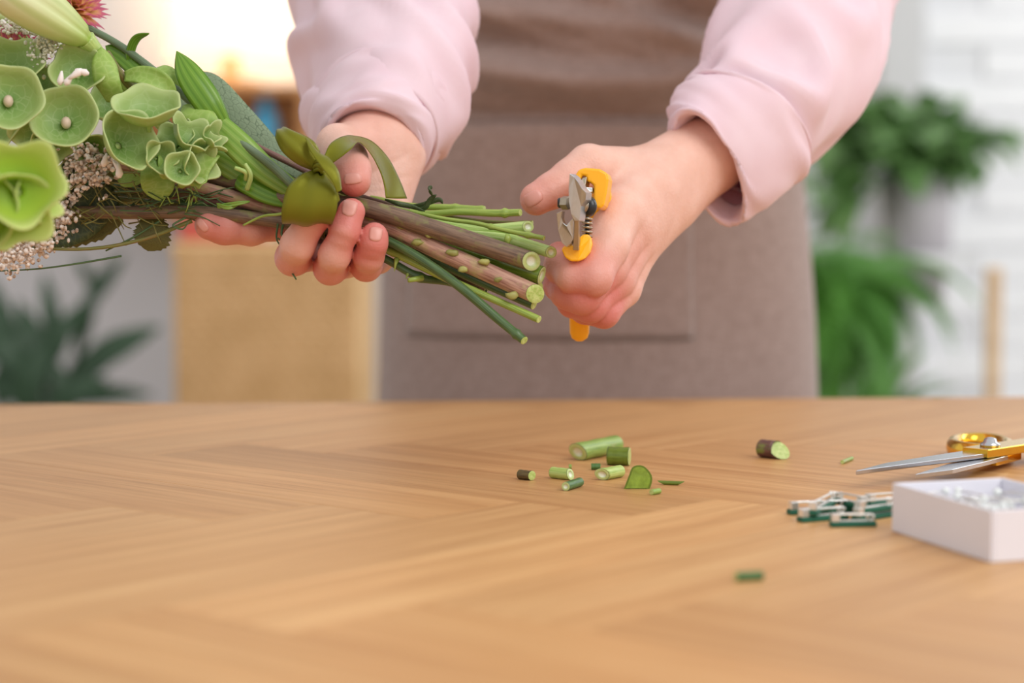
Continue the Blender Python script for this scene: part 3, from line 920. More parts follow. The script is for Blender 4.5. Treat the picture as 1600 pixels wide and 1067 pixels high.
leaf(lf_lily2, [(492, 318, -4), (420, 270, -8), (370, 225, -10), (325, 185, -6), (300, 168, -2)], 6.2, (.5, -.85, .1), .22, tip=.6, base=.45)
leaf(lf_lily2, [(478, 312, -2), (440, 283, -4), (412, 268, -3), (396, 262, 0)], 4.2, (.4, -.9, .2), .15, tip=.95, base=.6, label='green leaf with a brown torn end')
leaf(lf_lily, [(470, 320, -4), (420, 303, -6), (385, 285, -6), (372, 276, -4)], 4.6, (.2, -1, .2), .2, tip=.95, base=.5)
leaf(lf_lily2, [(470, 310, 4), (400, 285, 2), (340, 250, 0), (300, 235, 4)], 4.8, (.4, -.9, .1), .2)
leaf(lf_grey, [(474, 278, 14), (420, 232, 14), (372, 182, 16), (330, 132, 20), (302, 112, 24)], 6.6, (.7, -.65, .2), .12, tip=.62, base=.3, label='grey green leaf with a net of veins', wave=.05)
leaf(lf_grey, [(330, 205, 20), (280, 160, 22), (230, 122, 24), (195, 104, 26)], 6.0, (.5, -.8, .2), .1, base=.4)
leaf(lf_olive, [(236, 340, 4), (238, 362, 2), (236, 378, 2), (231, 392, 4)], 8.0, (1, 0, .2), .12, tip=.6, base=.55, jag=.25, label='olive serrated leaf hanging below the stems')
leaf(lf_olive, [(190, 338, 12), (150, 352, 12), (110, 362, 12), (70, 372, 14)], 7.0, (.2, 1, .2), .12, base=.4, jag=.2)
leaf(lf_dark, [(180, 300, 10), (130, 330, 4), (80, 350, 0), (35, 372, -2)], 12.0, (.3, .9, .2), .12, base=.4, wave=.05, label='dark green leaf behind the yellow bell flower')
leaf(lf_dark, [(120, 260, 4), (80, 300, 2), (60, 330, 2), (50, 360, 2)], 9.0, (.9, .4, .2), .12, base=.4)
leaf(lf_bell, [(236, 250, -6), (244, 275, -10), (248, 295, -10), (250, 314, -8)], 7.2, (1, .1, .2), .2, base=.6, tip=.6, wave=.1)
leaf(lf_bell, [(330, 235, -16), (305, 262, -20), (300, 285, -20), (306, 290, -18)], 6.5, (.9, .3, .2), .3, base=.7, tip=.6, wave=.1)
leaf(lf_bell, [(262, 232, -18), (262, 250, -22), (264, 268, -22), (268, 278, -20)], 4.4, (1, 0, .3), .35, base=.6, wave=.15)
leaf(lf_bell, [(330, 240, -8), (322, 195, -12), (300, 172, -10), (286, 165, -4)], 6.0, (.8, -.5, .2), .3, base=.5, wave=.2)
leaf(lf_bell, [(180, 158, -20), (168, 130, -26), (163, 100, -26), (158, 74, -22)], 5.4, (1, .1, .2), .35, base=.7, tip=.7, wave=.1)
leaf(lf_bell, [(195, 120, -8), (222, 118, -10), (252, 130, -10), (276, 162, -6)], 4.4, (.3, -1, .2), .3, base=.5, wave=.1)
leaf(lf_bell, [(280, 145, -2), (262, 118, -2), (240, 110, 0), (228, 120, 4)], 5.0, (.7, -.5, .3), .3, base=.5)
leaf(lf_bell, [(180, 262, 4), (196, 270, 0), (206, 282, -2), (210, 292, -2)], 5.5, (1, -.3, .2), .25, base=.6)
for x0, y0, x1, y1 in ((386, 296, 386, 256), (385, 280, 370, 262)):      # pale curved leaf stalks
    v, f, uv = tube_data(np.array([Q(*a) for a in spl([(x0, y0, -10), ((x0 + x1) / 2 + 6, (y0 + y1) / 2 - 2, -14), (x1 - 3, y1, -14)], 14)]), np.linspace(.0012, .0009, 14), 8)
    mk('leaf_stalk', v, f, st_pale, bouquet, uv=uv)

# ---- bell flowers
k = NT('bell_calyx')
vo = k.n('ShaderNodeTexVoronoi', feature='DISTANCE_TO_EDGE'); vo.inputs['Scale'].default_value = 1.0
k.l(k.coord('UV', (11, 4, 1), rnd=True), vo.inputs['Vector'])
tc_ = k.n('ShaderNodeTexCoord'); sx = k.n('ShaderNodeSeparateXYZ'); k.l(tc_.outputs['UV'], sx.inputs[0])
rad_c = k.ramp(sx.outputs['Y'], [(0.0, srgb(120, 160, 74)), (0.4, srgb(156, 186, 106)), (0.8, srgb(184, 206, 128)), (1.0, srgb(208, 222, 152))])
k.col(k.mix(k.ramp(vo.outputs['Distance'], [(0.0, (0.4, 0.4, 0.4, 1)), (0.08, (0, 0, 0, 1))]), rad_c, srgb(200, 218, 156)))
k.set(Roughness=0.45); k.bump(vo.outputs['Distance'], 0.2, 0.0005)
k.translucent(srgb(156, 190, 80), 0.28)
m_bell = k.m
k = NT('lime_bell_calyx')
tc_ = k.n('ShaderNodeTexCoord'); sx = k.n('ShaderNodeSeparateXYZ'); k.l(tc_.outputs['UV'], sx.inputs[0])
k.col(k.ramp(sx.outputs['Y'], [(0.0, srgb(160, 200, 54)), (0.5, srgb(192, 220, 86)), (1.0, srgb(226, 236, 150))]))
k.set(Roughness=0.45); k.translucent(srgb(186, 216, 70), 0.35)
m_lime = k.m
m_seed = M_plain('pinkish_seed', srgb(206, 184, 164), 0.5, var=.1, scale=300)
m_white = M_plain('white_floret', srgb(238, 228, 224), 0.6, var=.06, scale=200)
def bell(px, py, dz, R, dirv, depth=0.8, seed=True, m=None, spin=0.0, wav=0.06, n=14, lobes=5):
    z = nrm(dirv[0] * RGT + dirv[1] * UP - dirv[2] * FWD)       # opening direction (right, up, toward viewer)
    x, y, z = frame((0.3, 0.2, 1.0) if abs(z[2]) < .9 else (1, 0, 0), z)
    R = R / 1000; c = Q(px, py, dz)
    V, UV = [], []
    ns = 48
    for i in range(n):
        t = i / (n - 1)
        a = 0.10 + t * 1.50
        r = R * (math.sin(a) ** 0.85) * (1 + 0.14 * max(0, t - .8) / .2)
        h = -R * depth * (max(0, math.cos(a)) ** 1.1) + 0.05 * R * max(0, t - .8) / .2
        for j in range(ns):
            p = 2 * math.pi * j / ns
            wv_ = math.cos(lobes * p + spin) + 0.5 * math.cos(3 * p + spin * 2.3)
            rr = r * (1 + wav * wv_ * t * t)
            hh = h + R * 1.7 * wav * math.cos(lobes * p + spin + .8) * t ** 3 + R * wav * math.cos(2 * p + spin * 1.7) * t * t
            V.append(c + x * rr * math.cos(p) + y * rr * math.sin(p) + z * hh)
            UV.append((j / ns, t))
    f = grid_faces(n, ns, True)
    o = mk('bell_flower', V, f, m or m_bell, bouquet, uv=UV, solid=0.0006)
    # stalk end of the cup and the seed inside
    v, f, uv = tube_data([c - z * R * (depth + .03), c - z * R * (depth + .15), c - z * R * (depth + .3) - UP * R * .1], [R * .16, R * .10, R * .07], 10)
    mk('stalk', v, f, st_pale, o, uv=uv)
    if seed:
        v, f, uv = ico_data(c - z * R * depth * .72, R * .17, 2, (1, 1, 1.25))
        mk('seed', v, f, m_seed, o)
    return o
bell(100, 181, -40, 12.6, (.08, .38, 1), .7, spin=.4, wav=.025)
bell(14, 150, -52, 12.4, (.3, .25, 1), .7, spin=1.4, wav=.04)
bell(230, 160, -34, 12.6, (.05, .95, .65), .7, False, spin=2.2, wav=.04)
bell(204, 216, -36, 11.8, (.75, .3, .75), .8, False, spin=.9, wav=.05)
bell(120, 108, -26, 10.0, (.15, .35, 1), .7, False, spin=2.0, wav=.07)
bell(48, 208, -20, 9.0, (-.3, -.4, 1), .8, False, spin=3.0)
bell(82, 226, -12, 8.5, (.3, -.7, .8), .8, False, spin=.2)
bell(22, 92, -30, 11.0, (.3, .6, .8), .8, False, spin=1.0)
bell(60, 122, -14, 8.0, (.2, .5, .8), .8, False, spin=2.6)
bell(172, 160, -8, 9.0, (.2, .6, .8), .8, False, spin=1.9)
bell(252, 244, -30, 6.2, (.5, .1, 1), 1.1, False, spin=1.2, wav=.10)
bell(284, 262, -32, 6.6, (.3, .25, 1), .8, False, spin=.5, wav=.05)
bell(316, 252, -24, 8.2, (.9, -.1, .7), .9, False, spin=2.4, wav=.09)
bell(304, 206, -22, 9.0, (.6, .75, .6), .9, False, spin=1.6, wav=.11)
bell(272, 214, -14, 8.0, (-.2, .6, .9), .9, False, spin=.9, wav=.09)
bell(338, 214, -18, 5.5, (.9, .4, .5), 1.0, False, spin=.1, wav=.18)
bell(146, 236, -10, 7.0, (.3, -.5, .8), .8, False, spin=.7)
bell(-25, 180, -20, 14, (.3, .1, 1), .8, False, spin=.4)
bell(-20, 70, -10, 13, (.3, .5, 1), .8, False, spin=.4)
# the big lime pair nearest to the viewer
o = bell(28, 284, -150, 14.5, (.30, .25, 1), .8, False, m_lime, 1.1, .09); o['label'] = 'lime green bell flower nearest the viewer'
bell(22, 330, -142, 13.0, (.55, -.45, .8), .8, False, m_lime, 2.2, .09)
bell(-30, 320, -140, 13.0, (-.2, -.2, 1), .8, False, m_lime, .2, .08)
bell(60, 300, -132, 10.0, (.9, .1, .5), .8, False, m_lime, 2.9, .1)
# white florets
def floret(px, py, dz, L, ang):
    d_ = math.cos(ang) * RGT - math.sin(ang) * UP
    c = Q(px, py, dz)
    v, f, uv = tube_data([c - d_ * L * .5, c - d_ * L * .2, c + d_ * L * .25, c + d_ * L * .5], [L * .06, L * .16, L * .26, L * .10], 10)
    mk('floret', v, f, m_white, bouquet, uv=uv)
for a in ((95, 122, -42, .006, 1.7), (118, 116, -44, .007, -.6), (108, 124, -43, .006, 2.2), (128, 112, -44, .006, .3), (186, 266, -30, .0065, 1.5), (182, 258, -28, .005, .9), (164, 250, -24, .006, 1.8), (10, 40, -10, .006, 1), (20, 262, -60, .006, 2)):
    floret(*a)

# ---- lily bud
k = NT('lily_bud_skin')
tcn = k.coord('UV', (1, 1, 1))
sx = k.n('ShaderNodeSeparateXYZ'); k.l(tcn, sx.inputs[0])
wv = k.n('ShaderNodeTexWave', wave_type='BANDS', bands_direction='Y'); wv.inputs['Scale'].default_value = 1.9
k.l(tcn, wv.inputs['Vector'])
c1 = k.ramp(sx.outputs['X'], [(0.0, srgb(168, 196, 92)), (0.25, srgb(206, 220, 150)), (0.7, srgb(226, 228, 182)), (1.0, srgb(232, 232, 200))])
k.col(k.mix(k.ramp(wv.outputs['Fac'], [(0.0, (.55, .55, .55, 1)), (0.3, (0, 0, 0, 1))]), c1, srgb(166, 182, 96)))
k.set(Roughness=0.4); k.translucent(srgb(216, 224, 150), 0.15)
m_bud = k.m
def bud(base_, tip_, R):
    n, ns = 40, 48
    a, b = Q(*base_), Q(*tip_)
    x, y, z = frame((0, 0, 1), b - a)
    L = np.linalg.norm(b - a)
    V, UV = [], []
    for i in range(n):
        t = i / (n - 1)
        r = R / 1000 * (0.42 + 0.58 * math.sin(min(1, t / .55) * math.pi / 2)) * (1 - max(0, (t - .6) / .4) ** 2.2 * .9) * (1 if t > .03 else .8)
        for j in range(ns):
            p = 2 * math.pi * j / ns
            rr = r * (1 + .07 * math.cos(3 * p + .5) - 0.10 * math.exp(-((((3 * p / (2 * math.pi) + .25) % 1) - .5) / .07) ** 2))
            V.append(a + z * L * t + rr * (x * math.cos(p) + y * math.sin(p)))
            UV.append((t, j / ns))
    o = mk('lily_bud', V, grid_faces(n, ns, True), m_bud, bouquet, uv=UV)
    o['label'] = 'large pale green closed lily bud at the top'
bud((134, 62, -22), (-40, -48, -60), 10.8)

# ---- chrysanthemums
k = NT('chrysanthemum_petal')
sx = k.n('ShaderNodeSeparateXYZ'); k.l(k.coord('UV'), sx.inputs[0])
k.col(k.ramp(sx.outputs['Y'], [(0.0, srgb(244, 218, 130)), (0.55, srgb(240, 192, 120)), (0.74, srgb(200, 92, 120)), (1.0, srgb(158, 54, 104))]))
k.set(Roughness=0.5); k.translucent(srgb(210, 120, 110), 0.2)
m_chr = k.m
pv, pf_, puv = [], [], []
for i in range(8):
    t = i / 7
    wv_ = 0.16 * math.sin(math.pi * min(1, .15 + t * .92)) + .01
    for j in range(5):
        a = -1 + j / 2
        pv.append((a * wv_, t, .22 * t * t - .12 * t + .5 * wv_ * a * a)); puv.append((a * .5 + .5, t))
petal_me = mesh_only('petal', pv, grid_faces(8, 5), m_chr, uv=puv)
def chrys(px, py, dz, R, dirv, npet=70):
    z = nrm(dirv[0] * RGT + dirv[1] * UP - dirv[2] * FWD)
    x, y, z = frame((0.3, 0.2, 1.0), z)
    c = Q(px, py, dz)
    v, f, uv = ico_data(c - z * R * .1, R * .22, 2)
    o = mk('chrysanthemum', v, f, m_chr, bouquet, uv=np.full((len(v), 2), .2), origin=c)
    for i in range(npet):
        u = i / npet
        el = math.radians(82 - 78 * u ** .8)
        az = i * 2.39996
        d_ = z * math.sin(el) + (x * math.cos(az) + y * math.sin(az)) * math.cos(el)
        s_ = nrm(np.cross(z, d_)); n_ = np.cross(d_, s_) * -1
        n_ = np.cross(s_, d_)
        L = R * (.55 + .45 * u) * random.uniform(.9, 1.08)
        inst('petal', petal_me, mat4(s_ * L, d_ * L, n_ * L, c + d_ * R * .08), o)
chrys(112, 14, 14, .018, (.45, .5, .5))
chrys(20, 86, -4, .0165, (.3, .55, .7))
chrys(-10, 350, -60, .014, (.3, -.4, .7), 40)

# ---- small dry filler blossom (nobody could count it) and thin twigs
m_fill = NT('dry_filler')
m_fill.col(m_fill.ramp(m_fill.noise(m_fill.coord('Object'), 400, 1), [(0.35, srgb(164, 140, 122)), (0.45, srgb(220, 204, 192)), (0.65, srgb(242, 234, 228))]))
m_fill.set(Roughness=0.8); m_fill = m_fill.m
def filler(name, spots, size, m, per=1):
    parts = []
    iv, if_, _ = ico_data((0, 0, 0), 1, 1)
    for (cx, cy, cz, sx_, sy_, sz_, n_) in spots:
        for _ in range(n_):
            p = Q(cx + RNG.randn() * sx_, cy + RNG.randn() * sy_, cz + RNG.randn() * sz_)
            r = size * RNG.uniform(.5, 1.2)
            parts.append((iv * r * RNG.uniform(.6, 1.3, 3) + p, if_, None))
    v, f, _ = join(parts)
    return tag(mk(name, v, f, m, bouquet), kind='stuff')
filler('filler_blossom', [(120, 262, -10, 14, 14, 5, 100), (150, 272, -8, 12, 16, 5, 80), (106, 300, -6, 12, 12, 5, 60), (96, 330, -6, 12, 14, 5, 90), (135, 238, -10, 12, 8, 5, 70), (95, 350, -8, 9, 12, 4, 60),
       (30, 388, -18, 22, 14, 8, 130), (12, 405, -20, 14, 12, 8, 90), (60, 380, -12, 16, 8, 6, 80), (170, 250, -10, 8, 10, 4, 40)], .00125, m_fill)
m_fluff = M_plain('white_fluff', srgb(212, 210, 190), .8, var=.12, scale=300)
filler('fluffy_blossom', [(72, 68, -22, 10, 9, 5, 200), (62, 85, -20, 9, 9, 5, 120), (40, 45, -10, 14, 6, 6, 100), (8, 42, -8, 10, 8, 6, 60)], .0009, m_fluff)
def twigs(name, n_, box, m, r=.00035, L=(20, 60), ang=None):
    parts = []
    for _ in range(n_):
        x, y = RNG.uniform(box[0], box[2]), RNG.uniform(box[1], box[3])
        a = RNG.uniform(-.5, .5) if ang is None else RNG.uniform(*ang)
        l = RNG.uniform(*L)
        dz = RNG.uniform(-12, 12)
        q = spl([(x, y, dz), (x + l * .5 * math.cos(a), y + l * .5 * math.sin(a) + RNG.uniform(-5, 5), dz + RNG.uniform(-4, 4)), (x + l * math.cos(a), y + l * math.sin(a), dz)], 8)
        parts.append(tube_data(np.array([Q(*b) for b in q]), np.linspace(r, r * .5, 8), 5))
    v, f, uv = join(parts)
    return tag(mk(name, v, f, m, bouquet, uv=uv), kind='stuff')
twigs('fern_threads', 70, (180, 292, 340, 336), st_dark, .0004, (15, 60))
twigs('fern_threads', 26, (250, 285, 310, 310), st_green, .0004, (12, 35), (.8, 2.4))
twigs('fern_threads', 110, (60, 240, 240, 350), st_olive, .0004, (20, 60), (-1.2, 1.2))
twigs('filler_stalks', 60, (10, 30, 90, 75), st_pale, .00045, (12, 40), (-.3, 1.0))
for pts, r in (([(300, 345, -4), (230, 372, -6), (150, 388, -10), (60, 388, -14), (-20, 380, -16)], .0010), ([(190, 400, -4), (120, 412, -8), (60, 420, -10), (-10, 424, -14)], .0005),
               ([(250, 345, -4), (210, 370, -6), (165, 392, -8)], .0006), ([(290, 340, -8), (270, 352, -10), (285, 358, -10), (294, 348, -10)], .0005),
               ([(434, 350, -6), (432, 372, -8), (438, 384, -8)], .0005), ([(442, 352, -6), (440, 366, -10), (446, 380, -8), (434, 372, -8)], .0006), ([(455, 425, -10), (460, 432, -14), (463, 437, -14)], .0005),
               ([(478, 322, -24), (440, 334, -18), (410, 338, -14), (380, 352, -12)], .0008)):
    q = spl(pts, 20)
    v, f, uv = tube_data(np.array([Q(*b) for b in q]), np.linspace(r, r * .6, 20), 7)
    mk('twig', v, f, st_green if pts[0][0] in (478,) else st_olive if r > .0006 else st_dark, bouquet, uv=uv)
# frayed green bits by the ribbon tail
for pts in ([(640, 322, 4), (662, 326, 0), (672, 312, -2), (682, 304, -4)], [(640, 322, 4), (660, 320, 0), (685, 312, -2), (692, 318, -2)], [(676, 306, -4), (672, 296, -4), (674, 290, -4)], [(602, 312, -2), (620, 318, -6), (640, 322, -4), (664, 330, -6)]):
    leaf(lf_dark, pts, 1.0, (.2, 1, .3), .4, n=12, nu=5, name='shred')
for pts in ([(390, 315, -14), (370, 318, -16), (345, 322, -14), (340, 324, -12)], [(372, 320, -14), (355, 324, -16), (338, 318, -14)]):
    leaf(lf_lily2, pts, .9, (.2, 1, .3), .4, n=12, nu=5, name='shred')

# ---- ribbon
k = NT('olive_satin')
v_ = k.coord('UV', (1, 1, 1))
wv = k.n('ShaderNodeTexWave', wave_type='BANDS', bands_direction='DIAGONAL'); wv.inputs['Scale'].default_value = 26
k.l(v_, wv.inputs['Vector'])
k.col(k.ramp(k.noise(k.coord('Object'), 30, 2), [(0.3, srgb(98, 100, 26)), (0.7, srgb(114, 114, 38))]))
k.set(Roughness=0.26, Anisotropic=0.5)
k.b.inputs['Specular IOR Level'].default_value = 0.6
k.b.inputs['Specular Tint'].default_value = srgb(220, 220, 90)
k.bump(wv.outputs['Fac'], 0.10, 0.0003)
m_satin = k.m
ribbon = empty('ribbon_bow', Q(498, 262, -30))
ribbon.parent = bouquet; ribbon.location = Q(498, 262, -30) - WL['bouquet']; ribbon['label'] = 'olive satin ribbon bow'
def strip(name, A, B, bulge=0.0, n=60, nu=11, rip=0.0):
    a, b = spl(A, n), spl(B, n)
    V, UV = [], []
    for i in range(n):
        p, q = Q(*a[i]), Q(*b[i])
        p2, q2 = Q(*a[min(n - 1, i + 1)]), Q(*b[min(n - 1, i + 1)])
        p0, q0 = Q(*a[max(0, i - 1)]), Q(*b[max(0, i - 1)])
        nn = nrm(np.cross((p2 + q2) - (p0 + q0), q - p))
        for j in range(nu):
            t = j / (nu - 1)
            V.append(p * (1 - t) + q * t + nn * (bulge * math.sin(math.pi * t) + rip * (math.sin(t * 9 + i * .11) + 2.2 * math.sin(t * 15 + .6) * (math.exp(-i / (n * .14)) + math.exp(-(n - i) / (n * .10)))) * math.sin(math.pi * t)))
            UV.append((t, i / n * 4))
    return mk(name, V, grid_faces(n, nu), m_satin, ribbon, uv=UV, solid=.0003)
strip('bow_loop', [(494, 266, -31), (472, 272, -37), (450, 292, -41), (441, 322, -41), (440, 343, -37), (443, 349, -30), (452, 330, -24), (470, 300, -22), (495, 268, -26)],
      [(503, 271, -31), (517, 284, -38), (527, 304, -42), (526, 328, -42), (521, 345, -38), (519, 349, -30), (518, 330, -25), (512, 305, -23), (500, 272, -26)], .0004, rip=.0008)
strip('bow_loop', [(490, 267, -30), (464, 256, -33), (442, 238, -33), (431, 217, -28), (433, 214, -21), (446, 228, -18), (470, 248, -18), (494, 264, -24)],
      [(501, 254, -30), (500, 238, -32), (489, 220, -33), (462, 206, -31), (452, 206, -22), (468, 216, -17), (486, 232, -16), (500, 258, -24)], -.0030, rip=.0008)
strip('ribbon_tail', [(477, 216, -38), (485, 236, -42), (503, 262, -45), (519, 284, -46), (526, 301, -45)], [(479, 219, -35), (498, 238, -38), (514, 247, -41), (529, 268, -43), (534, 296, -43)], .0008)
strip('ribbon_tail', [(505, 248, -30), (515, 226, -27), (533, 214, -20), (552, 212, -10), (580, 220, 0), (606, 246, 6), (624, 280, 8), (636, 310, 6)],
      [(521, 254, -30), (536, 243, -31), (549, 232, -30), (561, 222, -22), (579, 240, -14), (593, 266, -8), (600, 288, -6), (603, 309, -6)], .0006)
v, f, uv = ico_data((0, 0, 0), 1, 3)
vv_ = v * np.array([.0030, .0032, .0036]) * (1 + .12 * np.sin(v[:, :1] * 6 + v[:, 2:] * 9)) + Q(498, 261, -31)
mk('knot', vv_, f, m_satin, ribbon, uv=v[:, :2])
for a in ([(491, 256, -33), (497, 252, -35), (504, 258, -35), (505, 268, -33)], [(490, 262, -33), (496, 258, -36), (503, 264, -36), (503, 272, -33)], [(491, 268, -33), (498, 264, -36), (505, 270, -35)]):
    q = spl(a, 14); v, f, uv = tube_data(np.array([Q(*b) for b in q]), .0010, 8); mk('knot_fold', v, f, m_satin, ribbon, uv=uv)
strip('knot_fold', [(502, 272, -33), (510, 285, -32), (520, 300, -30), (524, 318, -28)], [(508, 268, -33), (517, 280, -32), (526, 296, -30), (531, 312, -28)], .0008)
bx_ = nrm(Q(560, 332, 0) - Q(460, 312, 0)); cb_ = Q(500, 318, 2)
x, y, z = frame((0, 0, 1), bx_)
V = []
for i in range(5):
    for j in range(40):
        a = 2 * math.pi * j / 40
        V.append(cb_ + z * (i - 2) * .0028 + x * .0150 * math.cos(a) + y * .0170 * math.sin(a))
mk('ribbon_band', V, grid_faces(5, 40, True), m_satin, ribbon, solid=.0004)
# ------------------------------------------------------------------ secateurs
m_yel = NT('yellow_plastic'); m_yel.col(srgb(255, 182, 20)); m_yel.set(Roughness=0.33); m_yel.bump(m_yel.noise(m_yel.coord('Object'), 900, 2), .05, .0003); m_yel = m_yel.m
m_steel = M_plain('brushed_steel', srgb(186, 190, 192), .32, 1.0, .06, 300)
m_steel2 = M_plain('dull_steel', srgb(176, 164, 146), .4, 1.0, .08, 200)
m_black = M_plain('black_plastic', srgb(38, 40, 44), .3, 0, .1, 50)
sec = empty('secateurs', Q(905, 340, 0), 'yellow handled secateurs held in the right hand', 'secateurs')
def prism(name, poly, ext, m, par, bevel=0.0, flip=False):
    """poly of (px,py,dz) seen from the viewer, pushed along ext (px,py,dz)"""
    a = [Q(*p) for p in poly]; b = [Q(p[0] + ext[0], p[1] + ext[1], p[2] + ext[2]) for p in poly]
    n = len(a)
    f = [tuple(range(n)), tuple(range(2 * n - 1, n - 1, -1))] + [(i, n + i, n + (i + 1) % n, (i + 1) % n) for i in range(n)]
    o = mk(name, a + b, f, m, par, smooth=False, bevel=bevel)
    bm = bmesh.new(); bm.from_mesh(o.data); bmesh.ops.recalc_face_normals(bm, faces=bm.faces); bm.to_mesh(o.data); bm.free()
    return o
cutb = prism('cutting_blade', [(890, 271, -42), (897, 276, -39), (903, 284, -36), (909, 294, -32), (916, 301, -28), (915, 312, -26), (908, 322, -26), (905, 345, -24), (897, 345, -27), (892, 334, -31), (889, 316, -36), (888.5, 295, -40)], (9, 1, 8), m_steel, sec, .0002)
prism('blade_tang', [(896, 340, -24), (904, 340, -24), (904, 391, -17), (895.5, 391, -17)], (2, 0, 8), m_steel2, sec, .0002)
prism('hook_blade', [(869.5, 333, -34), (879, 329, -34), (877.5, 340, -31), (880, 348, -30), (885, 352, -30), (890, 346, -29), (896, 340, -28), (895.5, 372, -22), (891, 381, -22), (885, 386, -23), (878, 380, -26), (872, 360, -30)], (4, 1, 7), m_steel, sec, .0003)
def cyl(name, a, b, r, m, par, n=28, bev=.0006):
    a, b = Q(*a), Q(*b)
    x, y, z = frame((0, .3, 1), b - a)
    L = np.linalg.norm(b - a); r = r / 1000
    bv_ = min(bev, L * .3, r * .4)
    v, f, uv = lathe_data([(r - bv_, 0), (r, bv_), (r, L - bv_), (r - bv_, L)], n, a, (x, y, z))
    return mk(name, v, f, m, par, smooth=True)
cyl('pivot_bolt_end', (871, 317, -20), (880, 317, -20), 2.2, m_black, sec)
nut = cyl('pivot_nut', (879, 317, -20), (890, 317, -22), 3.0, m_steel2, sec, 6, .0002); nut.data.polygons.foreach_set('use_smooth', [False] * len(nut.data.polygons))
cyl('pivot_washer', (905, 320, -18), (912, 321, -16), 3.6, m_steel2, sec)
cyl('pivot_cap', (912, 322, -15), (926, 323, -12), 4.4, m_black, sec, 32, .0014)
h_ = [(917 + 7.5 * math.cos(t), 336 + 34 * t / 31.4 + 0 * t, -6 + 2.1 * math.sin(t) + t * .1) for t in np.linspace(0, 31.4, 120)]
v, f, uv = tube_data(np.array([Q(*p) for p in h_]), .00055, 8); mk('spring', v, f, m_steel2, sec)
cyl('spring_pin', (917, 332, -6), (918, 372, -3), .9, m_black, sec, 12)
up_ = prism('upper_handle', [(898, 282, -8), (899, 273, -8), (904, 265, -8), (915, 262, -8), (937, 264, -8), (948, 270, -8), (951, 280, -8), (948, 302, -8), (944, 320, -8), (939, 326, -8), (930, 324, -8), (927, 316, -8), (928, 290, -8), (922, 285, -8), (917, 284, -8), (916, 275, -8), (909, 274, -8), (907, 283, -8), (902, 288, -8)], (6, 4, 18), m_yel, sec, .0012)
prism('upper_tang', [(910, 278, -10), (917, 276, -10), (914, 292, -12), (905, 291, -12)], (6, 3, 12), m_steel2, sec, .0002)
prism('upper_tang', [(915, 292, -10), (926, 293, -9), (926, 300, -9), (918, 301, -10)], (4, 2, 8), m_steel, sec, .0003)
v, f, uv = tube_data([Q(939, 300, 12), Q(939, 345, 20), Q(936, 400, 34), Q(922, 470, 46)], [.0036, .0046, .0048, .0042], 20, ell=1.25); mk('upper_grip', v, f, m_yel, sec)
prism('lower_handle', [(877.5, 390, -13), (880, 385, -13), (890, 383, -13), (904, 384, -13), (905, 371, -9), (911, 366, -8), (920, 366, -8), (924, 372, -8), (925.5, 382, -9), (922, 394, -12), (914, 404, -13), (904, 408, -13), (892, 408, -13), (883, 402, -13)], (2, 3, 16), m_yel, sec, .0014)
v, f, uv = tube_data([Q(903, 398, 0), Q(904, 430, 14), Q(905, 470, 26), Q(905.5, 505, 32), Q(905.5, 520, 33), Q(905.5, 528, 33.4), Q(905.5, 533, 33.6)], [.0048, .0046, .0046, .0046, .0044, .0036, .0015], 20, ell=.8, side=(1, 0, 0)); mk('lower_grip', v, f, m_yel, sec)

# ------------------------------------------------------------------ stem cuttings on the table
ct_green = M_stem('cutting_green', srgb(148, 176, 84), srgb(108, 142, 56), srgb(176, 160, 120), .4)
ct_dark = M_stem('cutting_mid_green', srgb(112, 134, 42), srgb(84, 104, 30), None, .35)
ct_deep = M_stem('cutting_deep_green', srgb(78, 120, 58), srgb(46, 84, 36), None, .4)
ct_pale = M_stem('cutting_pale', srgb(188, 206, 122), srgb(150, 178, 84), None, .4)
ct_brown = M_stem('cutting_brown', srgb(108, 92, 48), srgb(64, 48, 34), None, .5)
ct_purple = M_stem('cutting_purple', srgb(120, 82, 74), srgb(80, 54, 48), srgb(120, 130, 60), .5)
def cutting(p0, p1, r, m, label, face0=None, face1=None, tilt0=None, tilt1=None, bow=0.0, name='stem_cutting'):
    r_ = r / 1000
    a, b = T(p0[0], p0[1], r_), T(p1[0], p1[1], r_)
    n = 10
    d_ = b - a; sd = nrm(np.cross(d_, (0, 0, 1)))
    path = np.array([a + d_ * t + sd * bow * math.sin(math.pi * t) for t in np.linspace(0, 1, n)])
    rr = np.full(n, r_) * (1 + .03 * np.sin(np.arange(n) * 1.7))
    v, f, uv = tube_data(path, rr, 18)
    # slanted ends
    L = np.linalg.norm(d_); z = nrm(d_)
    for e, tl in ((0, tilt0), (n - 1, tilt1)):
        if tl is None: continue
        for k_ in range(18):
            i = e * 18 + k_
            o_ = v[i] - path[e]
            v[i] += z * np.dot(o_, np.asarray(tl))
    v[:, 2] = np.maximum(v[:, 2], TZ + .00005)
    if face1 is not None: f = f[:-1]
    if face0 is not None: f = [q for q in f if q != tuple(range(18))[::-1]]
    o = mk(name, v, f, m, None, uv=uv)
    tag(o, label, 'cutting', 'stem offcuts lying on the table')
    for e, fc, tl, sgn in ((0, face0, tilt0, -1), (n - 1, face1, tilt1, 1)):
        if fc is None: continue
        ring = v[e * 18:(e + 1) * 18]
        c = ring.mean(0)
        V, UV = [], []
        for s, h in (((.98, .04), (.72, .09), (.52, .07), (.46, -.08), (0.02, -.10)) if fc is m_cut else ((.98, .04), (.75, .09), (.5, .11), (.25, .10), (.02, .10))):
            for q in ring:
                V.append(c + (q - c) * s + z * sgn * h * r_); UV.append((s, 0))
        ff = grid_faces(5, 18, True)
        mk('cut_face', V, ff, fc, o, uv=UV)
    return o
cutting((903, 706), (962, 694), 4.3, ct_green, 'largest pale green offcut with a white hollow end, back of the pile', m_cut, m_cut2, tilt0=(.0, -.3, -.6))
